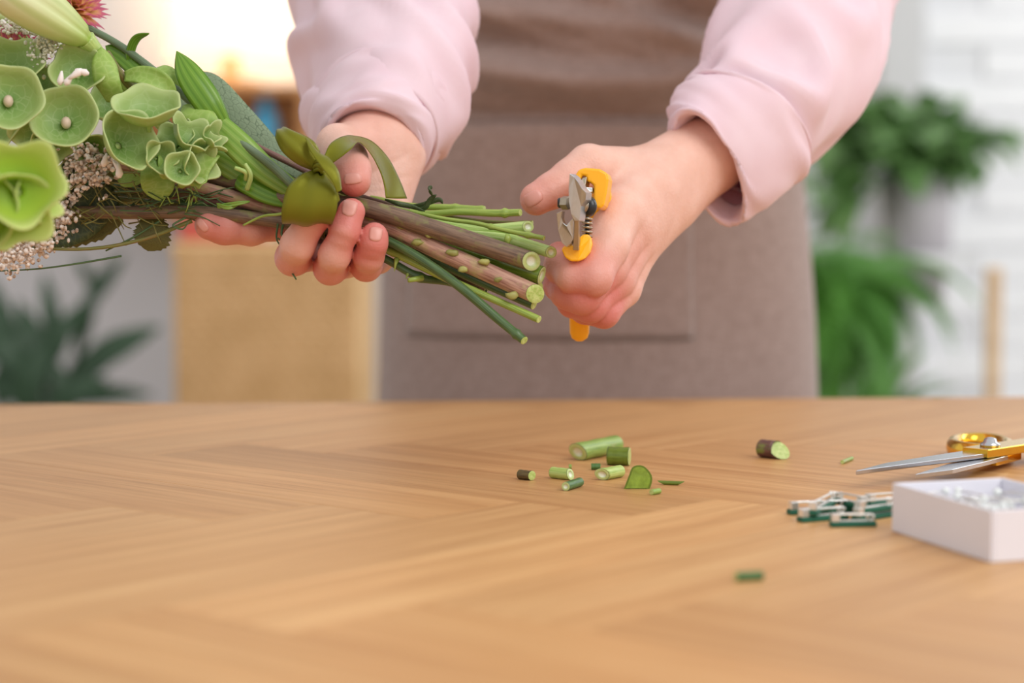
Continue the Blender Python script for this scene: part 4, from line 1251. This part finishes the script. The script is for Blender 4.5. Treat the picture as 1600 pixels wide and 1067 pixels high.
cutting((950, 712), (983, 713), 4.2, ct_dark, 'thick olive green offcut lying right against the largest one', None, m_cut2)
cutting((863, 738), (891, 741), 2.5, ct_pale, 'pale offcut with its white end facing right, left of the pile', m_cut2, m_cut, tilt1=(-.5, .4, -.3))
cutting((884, 760), (906, 753), 1.9, ct_deep, 'small dark green offcut with a white end, nearest the viewer', m_cut, m_cut2)
cutting((941, 741), (969, 736), 2.7, ct_pale, 'pale hollow offcut with its white end facing left', m_cut, m_cut2, tilt0=(.5, -.5, -.4))
cutting((812, 741), (831, 743), 2.1, ct_brown, 'dark brown offcut farthest left on the table', m_cut2, m_cut2, tilt1=(-.3, .5, 0))
cutting((924, 729), (938, 729), 1.5, ct_deep, 'tiny dark green offcut in front of the thick ones', m_cut2, m_cut2)
cutting((1018, 769), (1030, 767), 1.2, ct_green, 'tiny yellow green offcut in front of the chunk', m_cut2, m_cut2)
cutting((1034, 754), (1063, 755), .9, ct_dark, 'thin flat green sliver right of the chunk', m_cut2, m_cut2, tilt0=(2, 0, -2), tilt1=(-2, 0, 2))
cutting((889, 729), (893, 729), 1.1, ct_green, 'tiniest green offcut behind the pale left one', m_cut2, m_cut2)
cutting((1190, 700), (1217, 703), 4.2, ct_purple, 'purple brown offcut with a green end, right of the pile', m_cut2, m_cut2, tilt1=(-.4, 1.2, -.7))
cutting((1316, 722), (1331, 716), .9, ct_green, 'thin green offcut lying near the scissors tip', m_cut2, m_cut2)
cutting((1150, 901), (1191, 899), 1.5, ct_deep, 'lone blurred green offcut in the foreground', m_cut2, m_cut2)
# wedge shaped chunk with its broad cut face to the viewer
c = T(996, 764, 0)
prof = [tuple(q) for q in spl([(.0046, 0), (.0056, .0030), (.0054, .0058), (.0030, .0088), (.0006, .0096), (-.0018, .0088), (-.0030, .0060), (-.0052, 0)], 22)]
_old = [(-.0052, 0), (.0046, 0), (.0056, .0030), (.0054, .0058), (.0030, .0088), (.0006, .0096), (-.0018, .0088), (-.0030, .0060)]
V = [(x_, 0.0, z_) for x_, z_ in prof] + [(x_ * .86 + .0012, .008, z_ * .72) for x_, z_ in prof]
n = len(prof)
V = np.array(V) + c
fc = [(i, (i + 1) % n, n + (i + 1) % n, n + i) for i in range(n)] + [tuple(range(n, 2 * n))[::-1], tuple(range(n))]
chunk = tag(mk('stem_cutting', V, fc, ct_dark, smooth=False, bevel=.0005, uv=np.zeros((2 * n, 2))), 'wedge shaped green chunk standing on its side with a broad cut face', 'cutting', 'stem offcuts lying on the table')
m_cut3 = M_plain('glossy_green_cut', srgb(132, 160, 60), .22, 0, .25, 260, .3)
fv = np.array([(x_ * .94, -.0003, .0004 + z_ * .94) for x_, z_ in prof]) + c
mk('cut_face', fv, [tuple(range(n))], m_cut3, chunk, smooth=False)

# ------------------------------------------------------------------ corsage pins with green backing
m_green = M_plain('green_backing', srgb(16, 92, 70), .55, 0, .12, 120, .2)
m_silver = M_plain('silver_clasp', srgb(236, 234, 230), .38, 1.0, .04, 200)
gv, gf, _ = box_data((-.5, -.5, 0), (.5, .5, 1))
def pin_brooch(pa, pb, h, label, flip=1, bend=0.0, cover=False):
    """bar from pixel pa to pb at height h (mm); the catch sits at pa"""
    a, b = T(pa[0], pa[1], h / 1000), T(pb[0], pb[1], h / 1000)
    L = np.linalg.norm(b - a); x = nrm(b - a); y = nrm(np.cross((0, 0, 1), x)); z = np.cross(x, y)
    o = empty('corsage_pin', a + x * L / 2, label, 'corsage pin', 'green backed corsage pins heaped beside the box')
    W, H = .0044, .0020
    def loc(u, v_, w_): return a + x * u + y * v_ + z * w_
    V = []; n_ = 12
    for i in range(n_):
        t = i / (n_ - 1)
        s = bend * math.sin(math.pi * t)
        for (yy, zz) in ((-W / 2, 0), (W / 2, 0), (W / 2, H), (-W / 2, H)):
            V.append(loc(L * t, yy + s, zz))
    f = grid_faces(n_, 4, True) + [(3, 2, 1, 0), tuple((n_ - 1) * 4 + k_ for k_ in range(4))]
    mk('backing', V, f, m_green, o, smooth=False, bevel=.0005)
    def bx(name, u0, u1, v0, v1, w0, w1, m=m_silver):
        v, f, _ = box_data((0, 0, 0), (1, 1, 1))
        return mk(name, [loc(u0 + (u1 - u0) * q[0], v0 + (v1 - v0) * q[1], w0 + (w1 - w0) * q[2]) for q in v], f, m, o, smooth=False, bevel=.0002)
    bx('base_strip', L * .06, L * .92, -.0008, .0008, H, H + .0004)
    bx('catch', L * .02, L * .02 + .0030, -.0016, .0016, H, H + .0030)
    pts = [loc(L * .08, 0, H + .0027), loc(L * .5, 0, H + .0026), loc(L * .88, 0, H + .0024)]
    v, f, uv = tube_data(spl(pts, 12), .00042, 8); mk('pin_arm', v, f, m_silver, o)
    hel = [loc(L * .88 + .0012 * math.cos(t), -.0012 + .0024 * t / 15, H + .0014 + .0012 * math.sin(t)) for t in np.linspace(0, 15, 50)]
    v, f, uv = tube_data(np.array(hel), .00034, 6); mk('hinge_coil', v, f, m_silver, o)
pin_brooch((1232, 804), (1330, 799), 0, 'corsage pin lying farthest left with its bright square catch')
pin_brooch((1249, 816), (1322, 810), 0, 'corsage pin in front of the leftmost one')
pin_brooch((1297, 823), (1368, 822), 0, 'corsage pin nearest the viewer with a bright white catch')
pin_brooch((1268, 806), (1306, 784), 2.5, 'corsage pin lying diagonally with its green back uppermost')
pin_brooch((1352, 796), (1306, 786), 2.2, 'corsage pin pointing to the back of the heap')
pin_brooch((1338, 803), (1397, 795), 2.6, 'corsage pin raised in the middle of the heap')
pin_brooch((1354, 792), (1408, 787), 2.6, 'corsage pin farthest back beside the white box')
pin_brooch((1336, 815), (1393, 806), 0, 'corsage pin low against the corner of the box')

# ------------------------------------------------------------------ box of pearl pins
m_card = M_plain('white_card', srgb(230, 229, 238), .6, 0, .02, 30)
Nn, Ln = T(1548, 880), T(1393, 830)
bx1 = nrm((Ln - Nn)[:2]); Lbox = np.linalg.norm((Ln - Nn)[:2])
bx2 = np.array([bx1[1], -bx1[0]]); Wbox, Hbox, tk = .046, .0178, .0011
def bp(u, v_, h): return np.array([Nn[0] + bx1[0] * u + bx2[0] * v_, Nn[1] + bx1[1] * u + bx2[1] * v_, TZ + h])
pbox = empty('card_box', bp(Lbox / 2, Wbox / 2, 0), 'small open white cardboard box full of pearl headed pins', 'box')
def cardp(name, u0, u1, v0, v1, h0, h1):
    v, f, _ = box_data((0, 0, 0), (1, 1, 1))
    f = [q[::-1] for q in f]
    return mk(name, [bp(u0 + (u1 - u0) * q[0], v0 + (v1 - v0) * q[1], h0 + (h1 - h0) * q[2]) for q in v], f, m_card, pbox, smooth=False, bevel=.0004)
cardp('base', tk, Lbox - tk, tk, Wbox - tk, .0001, .0012)
cardp('side_panel', 0, Lbox, 0, tk, .0001, Hbox)
cardp('side_panel', 0, Lbox, Wbox - tk, Wbox, .0001, Hbox)
cardp('end_panel', 0, tk, tk, Wbox - tk, .0001, Hbox)
cardp('end_panel', Lbox - tk, Lbox, tk, Wbox - tk, .0001, Hbox)
m_pearl = M_plain('pearl', srgb(232, 236, 234), .18, 0, .03, 60, 0, Coat_Weight=.5)
rp = np.random.RandomState(5)
def pearl_pin(hu, hv, hh, tu, tv, th, r):
    a, b = bp(hu, hv, hh), bp(tu, tv, th)
    v, f, uv = ico_data((0, 0, 0), r, 2)
    o = mk('pearl_pin', v + a, f, m_pearl, origin=a)
    tag(o, 'pearl headed pin lying in the white card box', 'pin', 'pearl headed pins in the box')
    v, f, uv = tube_data([a, b], [.00035, .00025], 6); mk('shaft', v, f, m_silver, o)
    return o
o = pearl_pin(.030, .033, .0150, .055, .012, .0125, .0024); o['label'] = 'large pearl headed pin highest in the middle of the box'
for i in range(64):
    lay = i // 16
    u_, v_ = rp.uniform(.004, Lbox - .005), rp.uniform(.004, Wbox - .005)
    a_ = rp.uniform(0, 2 * math.pi); l_ = rp.uniform(.022, .03)
    tu, tv = np.clip(u_ + l_ * math.cos(a_), .003, Lbox - .003), np.clip(v_ + l_ * math.sin(a_), .003, Wbox - .003)
    h = .0066 + lay * .0026 + rp.uniform(0, .0008)
    pearl_pin(u_, v_, h, tu, tv, max(.002, h - rp.uniform(-.0008, .0016)), rp.uniform(.0014, .0017))

# ------------------------------------------------------------------ scissors with gold handles
m_gold = M_plain('polished_gold', srgb(232, 184, 66), .16, 1.0, .05, 120)
m_bl = M_plain('scissor_steel', srgb(196, 198, 204), .22, 1.0, .03, 200)
pv0 = T(1547, 706, .008)
sc_ = empty('scissors', np.array([pv0[0], pv0[1], TZ]), 'scissors with gold handles and steel blades behind the white box', 'scissors')
def flat(name, pts2, z0, z1, m, bev=.0003):
    n_ = len(pts2)
    V = [(p[0], p[1], z0) for p in pts2] + [(p[0], p[1], z1) for p in pts2]
    f = [tuple(range(n_))[::-1], tuple(range(n_, 2 * n_))] + [(i, (i + 1) % n_, n_ + (i + 1) % n_, n_ + i) for i in range(n_)]
    o = mk(name, V, f, m, sc_, smooth=False, bevel=bev)
    bm = bmesh.new(); bm.from_mesh(o.data); bmesh.ops.recalc_face_normals(bm, faces=bm.faces); bm.to_mesh(o.data); bm.free()
    return o
def blade(tip, z, back, wid):
    t2 = tip[:2]; p2 = pv0[:2]
    d_ = nrm(p2 - t2); s_ = np.array([-d_[1], d_[0]]) * back
    L = np.linalg.norm(p2 - t2)
    def q(u, v_): return t2 + d_ * u + s_ * v_
    return flat('blade', [q(0, 0), q(L * .3, wid * .55), q(L * .75, wid * .62), q(L + .004, wid * .6), q(L + .004, -wid * .5), q(L * .8, -wid * .45), q(L * .4, -wid * .2)], TZ + z, TZ + z + .0020, m_bl)
tip1, tip2 = T(1337, 740, .0075), T(1430, 748, .0045)
blade(tip1, .0068, 1, .0115); blade(tip2, .0045, -1, .0115)
d1, d2 = nrm((pv0 - tip1)[:2]), nrm((pv0 - tip2)[:2])
def bar(name, p, d_, L0, L1, wd, z0, z1, m):
    s_ = np.array([-d_[1], d_[0]])
    return flat(name, [p + d_ * L0 - s_ * wd, p + d_ * L1 - s_ * wd, p + d_ * L1 + s_ * wd, p + d_ * L0 + s_ * wd], TZ + z0, TZ + z1, m, .0006)
P2 = pv0[:2]
bar('shank', P2, d1, -.012, .040, .0068, .0066, .0106, m_gold)
bar('shank', P2, d2, -.006, .022, .0060, .0026, .0064, m_gold)
v, f, uv = lathe_data([(.0045, 0), (.0045, .0012), (.0032, .0018), (.0026, .0034), (.0012, .0040)], 24, (P2[0], P2[1], TZ + .0106)); mk('pivot_screw', v, f, m_bl, sc_)
def ring_handle(c, dirx, rx, ry, z, th):
    s_ = np.array([-dirx[1], dirx[0]])
    V = []; n1, n2 = 64, 12
    for i in range(n1):
        a = 2 * math.pi * i / n1
        o_ = dirx * ry * math.cos(a) + s_ * rx * math.sin(a); on = nrm(o_)
        for j in range(n2):
            b = 2 * math.pi * j / n2
            V.append((c[0] + o_[0] + on[0] * th * .75 * math.cos(b), c[1] + o_[1] + on[1] * th * .75 * math.cos(b), TZ + z + th * math.sin(b)))
    f = grid_faces(n1, n2, True) + [((n1 - 1) * n2 + j, (n1 - 1) * n2 + (j + 1) % n2, (j + 1) % n2, j) for j in range(n2)]
    mk('finger_ring', V, f, m_gold, sc_)
rc = T(1532, 696, .006)[:2]
ring_handle(rc, nrm(d2 * .9 + np.array([-.35, .3])), .0125, .022, .0052, .0045)
ring_handle(P2 + d1 * .062 + np.array([.004, -.006]), d1, .0135, .026, .0052, .0045)
# ------------------------------------------------------------------ things behind the person
m_pine = M_wood('warm_pine', srgb(176, 120, 70), srgb(200, 146, 92), srgb(216, 166, 112), .35, .5, 0.0)
def pbox_obj(name, x0, x1, y0, y1, z0, z1, m, par=None, bevel=.003):
    v, f, _ = box_data((x0, y0, z0), (x1, y1, z1))
    return mk(name, v, f, m, par, smooth=False, bevel=bevel)
def X(px, y): return (px - 800) / F * y
def Zc(py, y): return P(800, py, y / math.cos(PITCH) if False else y)[2]
# wall shelf box with the lamp
SY = 3.98
x0, x1, z1, z0 = X(192, SY), X(482, SY), Zc(134, SY), Zc(340, SY)
shelf = empty('wall_shelf', ((x0 + x1) / 2, SY + .2, z0), 'wooden box shelf on the wall under the glowing lamp', 'shelf')
pbox_obj('top_board', x0, x1, SY, WY, z1 - .018, z1, m_pine, shelf)
pbox_obj('bottom_board', x0, x1, SY, WY, z0, z0 + .018, m_pine, shelf)
pbox_obj('side_board', x0, x0 + .018, SY, WY, z0 + .018, z1 - .018, m_pine, shelf)
pbox_obj('side_board', x1 - .018, x1, SY, WY, z0 + .018, z1 - .018, m_pine, shelf)
pbox_obj('back_board', x0 + .018, x1 - .018, SY + .13, SY + .145, z0 + .018, z1 - .018, m_pine, shelf)
# blue bottle in the shelf
m_blue2 = M_plain('blue_glaze', srgb(70, 160, 200), .25, 0, .06, 20)
bx_, bz_ = X(417, SY + .05), z0 + .018
v, f, uv = lathe_data([(.024, 0), (.030, .005), (.030, .15), (.025, .185), (.013, .205), (.013, .235), (.016, .24)], 28, (bx_, SY + .05, bz_))
tag(mk('bottle', v, f, m_blue2), 'blue bottle standing in the wooden wall shelf', 'bottle')
# lamp
lx, ly = X(362, SY + .13), SY + .14
lamp = empty('table_lamp', (lx, ly, z1), 'glowing table lamp with a cream shade on the wooden shelf', 'lamp')
m_brass = M_plain('lamp_base_wood', srgb(214, 170, 120), .4, 0, .05, 30)
v, f, uv = lathe_data([(.07, 0), (.07, .014), (.02, .026), (.016, .075)], 28, (lx, ly, z1)); mk('base', v, f, m_brass, lamp)
k = NT('lit_shade'); k.col(srgb(255, 240, 220)); k.set(Roughness=.8, Emission_Strength=1.1); k.b.inputs['Emission Color'].default_value = srgb(255, 228, 190); m_shade = k.m
v, f, uv = lathe_data([(.130, .06), (.100, .27)], 40, (lx, ly, z1)); f = f[:-2]
mk('shade', v, f, m_shade, lamp, solid=.002)
k = NT('lit_bulb'); k.set(Emission_Strength=3); k.b.inputs['Emission Color'].default_value = srgb(255, 214, 150); m_bulb = k.m
v, f, uv = ico_data((lx, ly, z1 + .16), .035, 2); mk('bulb', v, f, m_bulb, lamp)
pl = bpy.data.lights.new('lamp_glow', 'POINT'); pl.energy = 3.5; pl.color = (1, .78, .5); pl.shadow_soft_size = .05
plo = bpy.data.objects.new('lamp_glow', pl); COL.objects.link(plo); plo.location = (lx, WY - .12, z1 + .24)

# rattan chest
k = NT('woven_rattan')
w1 = k.noise(k.coord('Object', (60, 60, 300)), 1, 3)
w2 = k.noise(k.coord('Object', (14, 14, 12)), 1, 3)
k.col(k.mix(k.ramp(w2, [(.35, (0, 0, 0, 1)), (.62, (1, 1, 1, 1))]), k.ramp(w1, [(0.35, srgb(196, 152, 98)), (0.65, srgb(222, 182, 126))]), srgb(230, 190, 138)))
k.set(Roughness=.7); k.bump(w1, .3, .002); m_rat = k.m
RY = 3.55
rx0, rx1, rz1 = X(270, RY), X(562, RY), Zc(378, RY)
chest = empty('rattan_chest', ((rx0 + rx1) / 2, RY + .2, 0), 'tall woven rattan chest standing behind the person', 'chest')
pbox_obj('body', rx0, rx1, RY, RY + .40, .02, rz1 - .02, m_rat, chest, .008)
pbox_obj('lid', rx0 - .004, rx1 + .004, RY - .006, RY + .405, rz1 - .022, rz1, m_rat, chest, .006)
nst = 26
for i in range(nst):                       # upright canes of the weave
    xx_ = rx0 + (i + .5) / nst * (rx1 - rx0)
    v, f, uv = tube_data([(xx_, RY - .001, .03), (xx_, RY - .001, rz1 - .03)], .0045, 6)
    mk('cane', v, f, m_rat, chest)
rows = []
for r in range(42):                        # woven strands passing before and behind the canes
    zz_ = rz1 - .034 - r * .0165
    pts = [(rx0 + t * (rx1 - rx0), RY - .002 - .005 * math.sin(math.pi * (t * nst + r)), zz_) for t in np.linspace(0.01, .99, nst * 2 + 1)]
    rows.append(tube_data(np.array(pts), .0062, 6))
v, f, uv = join(rows); tag(mk('weave', v, f, m_rat, chest), kind='stuff')
m_red = M_plain('red_cover', srgb(206, 92, 78), .6, 0, .05, 20)
m_paper = M_plain('book_paper', srgb(232, 224, 210), .8)
bk = empty('book', (rx0 + .07, RY + .16, rz1), 'red covered book lying on the rattan chest', 'book')
pbox_obj('pages', rx0 + .005, rx0 + .150, RY + .07, RY + .28, rz1 + .003, rz1 + .034, m_paper, bk, .001)
pbox_obj('cover', rx0 + .002, rx0 + .154, RY + .065, RY + .285, rz1 + .034, rz1 + .038, m_red, bk, .001)
pbox_obj('cover', rx0 + .002, rx0 + .154, RY + .065, RY + .285, rz1, rz1 + .003, m_red, bk, .001)
pbox_obj('spine', rx0 + .002, rx0 + .154, RY + .060, RY + .066, rz1, rz1 + .038, m_red, bk, .001)

# ---- plants
def unit_leaf(name, m, wid=.32, fold=.15, droop=.35, n=12, nu=5):
    V, UV = [], []
    for i in range(n):
        t = i / (n - 1)
        w_ = wid * math.sin(math.pi * min(1, (t * .93 + .05))) ** .8
        for j in range(nu):
            a = -1 + 2 * j / (nu - 1)
            V.append((a * w_, t, fold * w_ * a * a + .18 * math.sin(math.pi * t) - droop * t * t)); UV.append((a * .5 + .5, t))
    return mesh_only(name, V, grid_faces(n, nu), m, uv=UV)
def unit_frond(name, m, pairs=16):
    V, Fc = [], []
    def quad(p, d_, L, wd):
        s_ = np.cross(d_, (0, 0, 1)); s_ = nrm(s_)
        o = len(V)
        for t, w_ in ((0, .25), (.35, 1), (.75, .7), (1, .05)):
            for sg in (-1, 1): V.append(p + d_ * L * t + s_ * sg * wd * w_ + np.array([0, 0, -.12 * L * t * t]))
        for i in range(3): Fc.append((o + 2 * i, o + 2 * i + 1, o + 2 * i + 3, o + 2 * i + 2))
    def ctr(t): return np.array([0, t, .25 * math.sin(math.pi * t * .6) - .45 * t * t])
    for i in range(pairs):
        t = .08 + .9 * i / pairs
        L = .24 * math.sin(math.pi * min(1, .15 + t * .85)) + .02
        for sg in (-1, 1): quad(ctr(t), nrm([sg, .55, -.15]), L, .035)
    quad(ctr(.95), nrm([0, 1, -.6]), .1, .03)
    a = len(V)
    for i in range(12):
        c = ctr(i / 11)
        for sg in (-1, 1): V.append(c + np.array([sg * .010, 0, 0.004]))
    for i in range(11): Fc.append((a + 2 * i, a + 2 * i + 1, a + 2 * i + 3, a + 2 * i + 2))
    return mesh_only(name, V, Fc, m)
g1 = M_leaf('pot_plant_leaf', srgb(112, 154, 86), srgb(70, 116, 56), srgb(164, 190, 138), 'parallel', .4, .2, 4)
g2 = M_leaf('dark_plant_leaf', srgb(46, 76, 48), srgb(30, 54, 34), srgb(76, 104, 74), 'parallel', .4, .1, 4)
g3 = M_leaf('fern_green', srgb(124, 176, 84), srgb(92, 150, 60), srgb(150, 192, 106), 'parallel', .5, .3, 3)
me1, me2, me3 = unit_leaf('leaf', g1, .30), unit_leaf('leaf', g2, .22, droop=.25), unit_frond('frond', g3)
def orient(az, el, L, roll=0.0):
    y = np.array([math.cos(az) * math.cos(el), math.sin(az) * math.cos(el), math.sin(el)])
    x = nrm(np.cross(y, (0, 0, 1)) if abs(y[2]) < .97 else np.array([1.0, 0, 0]))
    z = np.cross(x, y)
    x2 = x * math.cos(roll) + z * math.sin(roll); z2 = np.cross(x2, y)
    return x2 * L, y * L, z2 * L
m_pot = M_plain('grey_ceramic', srgb(176, 171, 175), .6, 0, .03, 20)
m_potw = M_plain('white_ceramic', srgb(226, 224, 226), .4, 0, .03, 20)
m_soil = M_plain('dark_soil', srgb(60, 46, 36), .95, 0, .2, 90)
m_shelfw = M_plain('white_shelf', srgb(232, 232, 234), .5, 0, .02)
def pot(root, c, r0, r1, h, m):
    v, f, uv = lathe_data([(r0 * .9, 0), (r0, .004), (r1, h), (r1 - .006, h), (r1 - .010, h - .015)], 40, c); mk('pot', v, f, m, root)
    v, f, uv = lathe_data([(.001, 0), (r1 - .008, .0)], 28, (c[0], c[1], c[2] + h - .02)); mk('soil', v, f, m_soil, root)
PY = 3.95
# grey pot plant on a bracket shelf
gx0, gx1 = X(1388, PY), X(1500, PY); gz1, gz0 = Zc(278, PY), Zc(398, PY)
gc = np.array([(gx0 + gx1) / 2, PY + .08, gz0])
ps = empty('plant_shelf', (gc[0], WY - .2, gz0), 'narrow white shelf carrying the grey plant pot', 'shelf')
pbox_obj('board', X(1330, PY), X(1530, PY), PY - .04, WY - .002, gz0 - .02, gz0, m_shelfw, ps)
for sx_ in (1370, 1490):
    pbox_obj('bracket', X(sx_, PY), X(sx_, PY) + .012, PY + .10, WY - .002, gz0 - .11, gz0 - .02, m_shelfw, ps)
pl1 = empty('potted_plant', gc, 'leafy green plant in a grey pot before the white brick wall', 'plant')
pot(pl1, gc, X(1496, PY) - X(1442, PY), X(1498, PY) - X(1442, PY) + .002, gz1 - gz0, m_pot)
rq = np.random.RandomState(3)
for i in range(84):
    az = rq.uniform(0, 2 * math.pi); el = rq.uniform(-.15, 1.2); L = rq.uniform(.075, .13)
    rr = rq.uniform(.03, .17)
    base_ = gc + np.array([math.cos(az) * rr, math.sin(az) * rr * .6, (gz1 - gz0) + rq.uniform(.0, .12) * (1.15 - rr * 3.6)]) + np.array([-.05, 0, .012])
    x, y, z = orient(az, el * .6, L, rq.uniform(-.5, .5))
    inst('leaf', me1, mat4(x, y, z, base_), pl1)
for i in range(26):        # a lower drift of leaves on the left
    az = rq.uniform(math.pi * .6, math.pi * 1.5); L = rq.uniform(.08, .12)
    b_ = P(rq.uniform(1262, 1385), rq.uniform(215, 350), PY + rq.uniform(-.1, .12))
    x, y, z = orient(az, rq.uniform(-.6, .4), L, rq.uniform(-.5, .5))
    inst('leaf', me1, mat4(x, y, z, b_), pl1)
    v, f, uv = tube_data(spl([gc + np.array([-.03, 0, gz1 - gz0 - .01]), (gc + b_) / 2 + np.array([0, 0, .12]), b_], 8), .0018, 6); mk('stalk', v, f, g1, pl1)
for i in range(34):        # crown of larger leaves over the pot rim
    az = rq.uniform(0, 2 * math.pi); L = rq.uniform(.09, .14)
    b_ = P(rq.uniform(1345, 1530), rq.uniform(165, 285), PY + rq.uniform(-.08, .2))
    x, y, z = orient(az, rq.uniform(-.5, .5), L, rq.uniform(-.6, .6))
    inst('leaf', me1, mat4(x, y, z, b_), pl1)
for i in range(14):
    az = i * 2.4; a = gc + np.array([0, 0, gz1 - gz0 - .02]); b = a + np.array([math.cos(az) * .10, math.sin(az) * .07, .07 + .04 * (i % 3)])
    v, f, uv = tube_data(spl([a, (a + b) / 2 + np.array([0, 0, .025]), b], 8), .0016, 6); mk('stalk', v, f, g1, pl1)
# hanging fern in front-left of it
fx = X(1296, 3.45); fz = Zc(405, 3.45)
fc_ = np.array([fx, 3.5, fz - .07])
fern = empty('fern_plant', fc_, 'bright green fern in a white pot below the grey pot', 'plant')
pot(fern, fc_ + np.array([0, 0, -.02]), X(1340, 3.45) - fx, X(1344, 3.45) - fx, .09, m_potw)
for i in range(80):
    az = rq.uniform(0, 2 * math.pi); el = rq.uniform(-1.5, .2); L = rq.uniform(.15, .27)
    x, y, z = orient(az, el, L, rq.uniform(-.3, .3))
    inst('frond', me3, mat4(x, y, z, fc_ + np.array([math.cos(az) * .022, math.sin(az) * .022, .065])), fern)
# stand that carries the fern, its legs run down to the floor
std = empty('plant_stand', (fx, 3.5, 0), 'white metal plant stand under the bright fern', 'stand')
zt = fc_[2] - .02
v, f, uv = lathe_data([(.06, 0), (.06, .008)], 30, (fx, 3.5, zt - .008)); mk('tray', v, f, m_shelfw, std)
for k_ in range(3):
    a = 2.1 * k_ + .4
    v, f, uv = tube_data([(fx + .04 * math.cos(a), 3.5 + .04 * math.sin(a), zt - .008), (fx + .09 * math.cos(a), 3.5 + .09 * math.sin(a), 0)], .005, 10); mk('leg', v, f, m_shelfw, std)
# second fern lower down
fc2 = np.array([X(1345, 3.6), 3.62, Zc(640, 3.6)])
fern2 = empty('fern_plant', np.array([fc2[0] + .02, fc2[1], 0]), 'lower bushy fern rising from a floor pot at table level', 'plant')
fb = np.array([fc2[0] + .02, 3.75, 0])
pot(fern2, fb, .10, .13, fc2[2] - .10, m_potw)
for i in range(26):
    az = rq.uniform(0, 2 * math.pi); el = rq.uniform(.35, 1.4); L = rq.uniform(.14, .24)
    x, y, z = orient(az, el, L, rq.uniform(-.3, .3))
    inst('frond', me3, mat4(x, y, z, fb + np.array([math.cos(az) * .03, math.sin(az) * .03, fc2[2] - .12])), fern2)
# dark plant on the left
dcx = np.array([X(60, 3.5), 3.62, 0])
dk = empty('dark_plant', dcx, 'dark leaved plant blurred in front of the grey wall', 'plant')
pot(dk, dcx, .10, .13, .42, m_pot)
def dleaf(px, py, px2, py2, y_, w_=1.0):
    y_ = y_ * 1.47; a, b = P(px, py, y_), P(px2, py2, y_ - .03)
    L = np.linalg.norm(b - a); y = (b - a) / L
    n_ = nrm(np.array([.2, -1, .5])); x = nrm(np.cross(y, n_)); z = np.cross(x, y)
    inst('leaf', me2, mat4(x * L * w_ * .75, y * L, z * L * .6, a), dk)
    return a
for q in ((115, 590, 240, 508, 2.35, .9), (105, 600, 190, 540, 2.38, 1.2), (60, 600, 118, 478, 2.36, .8), (50, 590, -30, 500, 2.3, 1.1), (80, 610, 30, 470, 2.4, .9), (20, 600, -20, 430, 2.4, .9), (90, 560, 70, 430, 2.42, .7), (120, 560, 150, 430, 2.5, .6),
          (60, 640, 160, 590, 2.3, 1.0), (70, 640, -20, 590, 2.32, 1.2), (30, 650, 70, 540, 2.28, 1.1), (140, 480, 190, 400, 2.6, .8), (150, 460, 120, 400, 2.6, .8), (95, 630, 230, 610, 2.45, .7), (20, 560, -40, 560, 2.3, 1), (0, 640, 20, 540, 2.36, 1.2), (110, 650, 90, 570, 2.3, 1.3)):
    a = dleaf(*q)
    v, f, uv = tube_data(spl([(dcx[0], dcx[1], .40), ((dcx[0] + a[0]) / 2, (dcx[1] + a[1]) / 2, .55), tuple(a)], 10), .003, 6); mk('stalk', v, f, g2, dk)
# pale wooden post with a foot
wy_ = 3.3
m_beech = M_wood('pale_beech', srgb(206, 172, 130), srgb(222, 190, 150), srgb(232, 204, 166), .35, .5, 0.0)
wx = X(1553, wy_); wz = Zc(418, wy_)
po = empty('wooden_post', (wx, wy_, 0), 'pale wooden post standing upright before the white brick wall', 'post')
pbox_obj('post', wx - .0118, wx + .0118, wy_ - .0118, wy_ + .0118, .02, wz, m_beech, po, .003)
pbox_obj('foot', wx - .1, wx + .1, wy_ - .1, wy_ + .1, 0, .02, m_beech, po, .004)
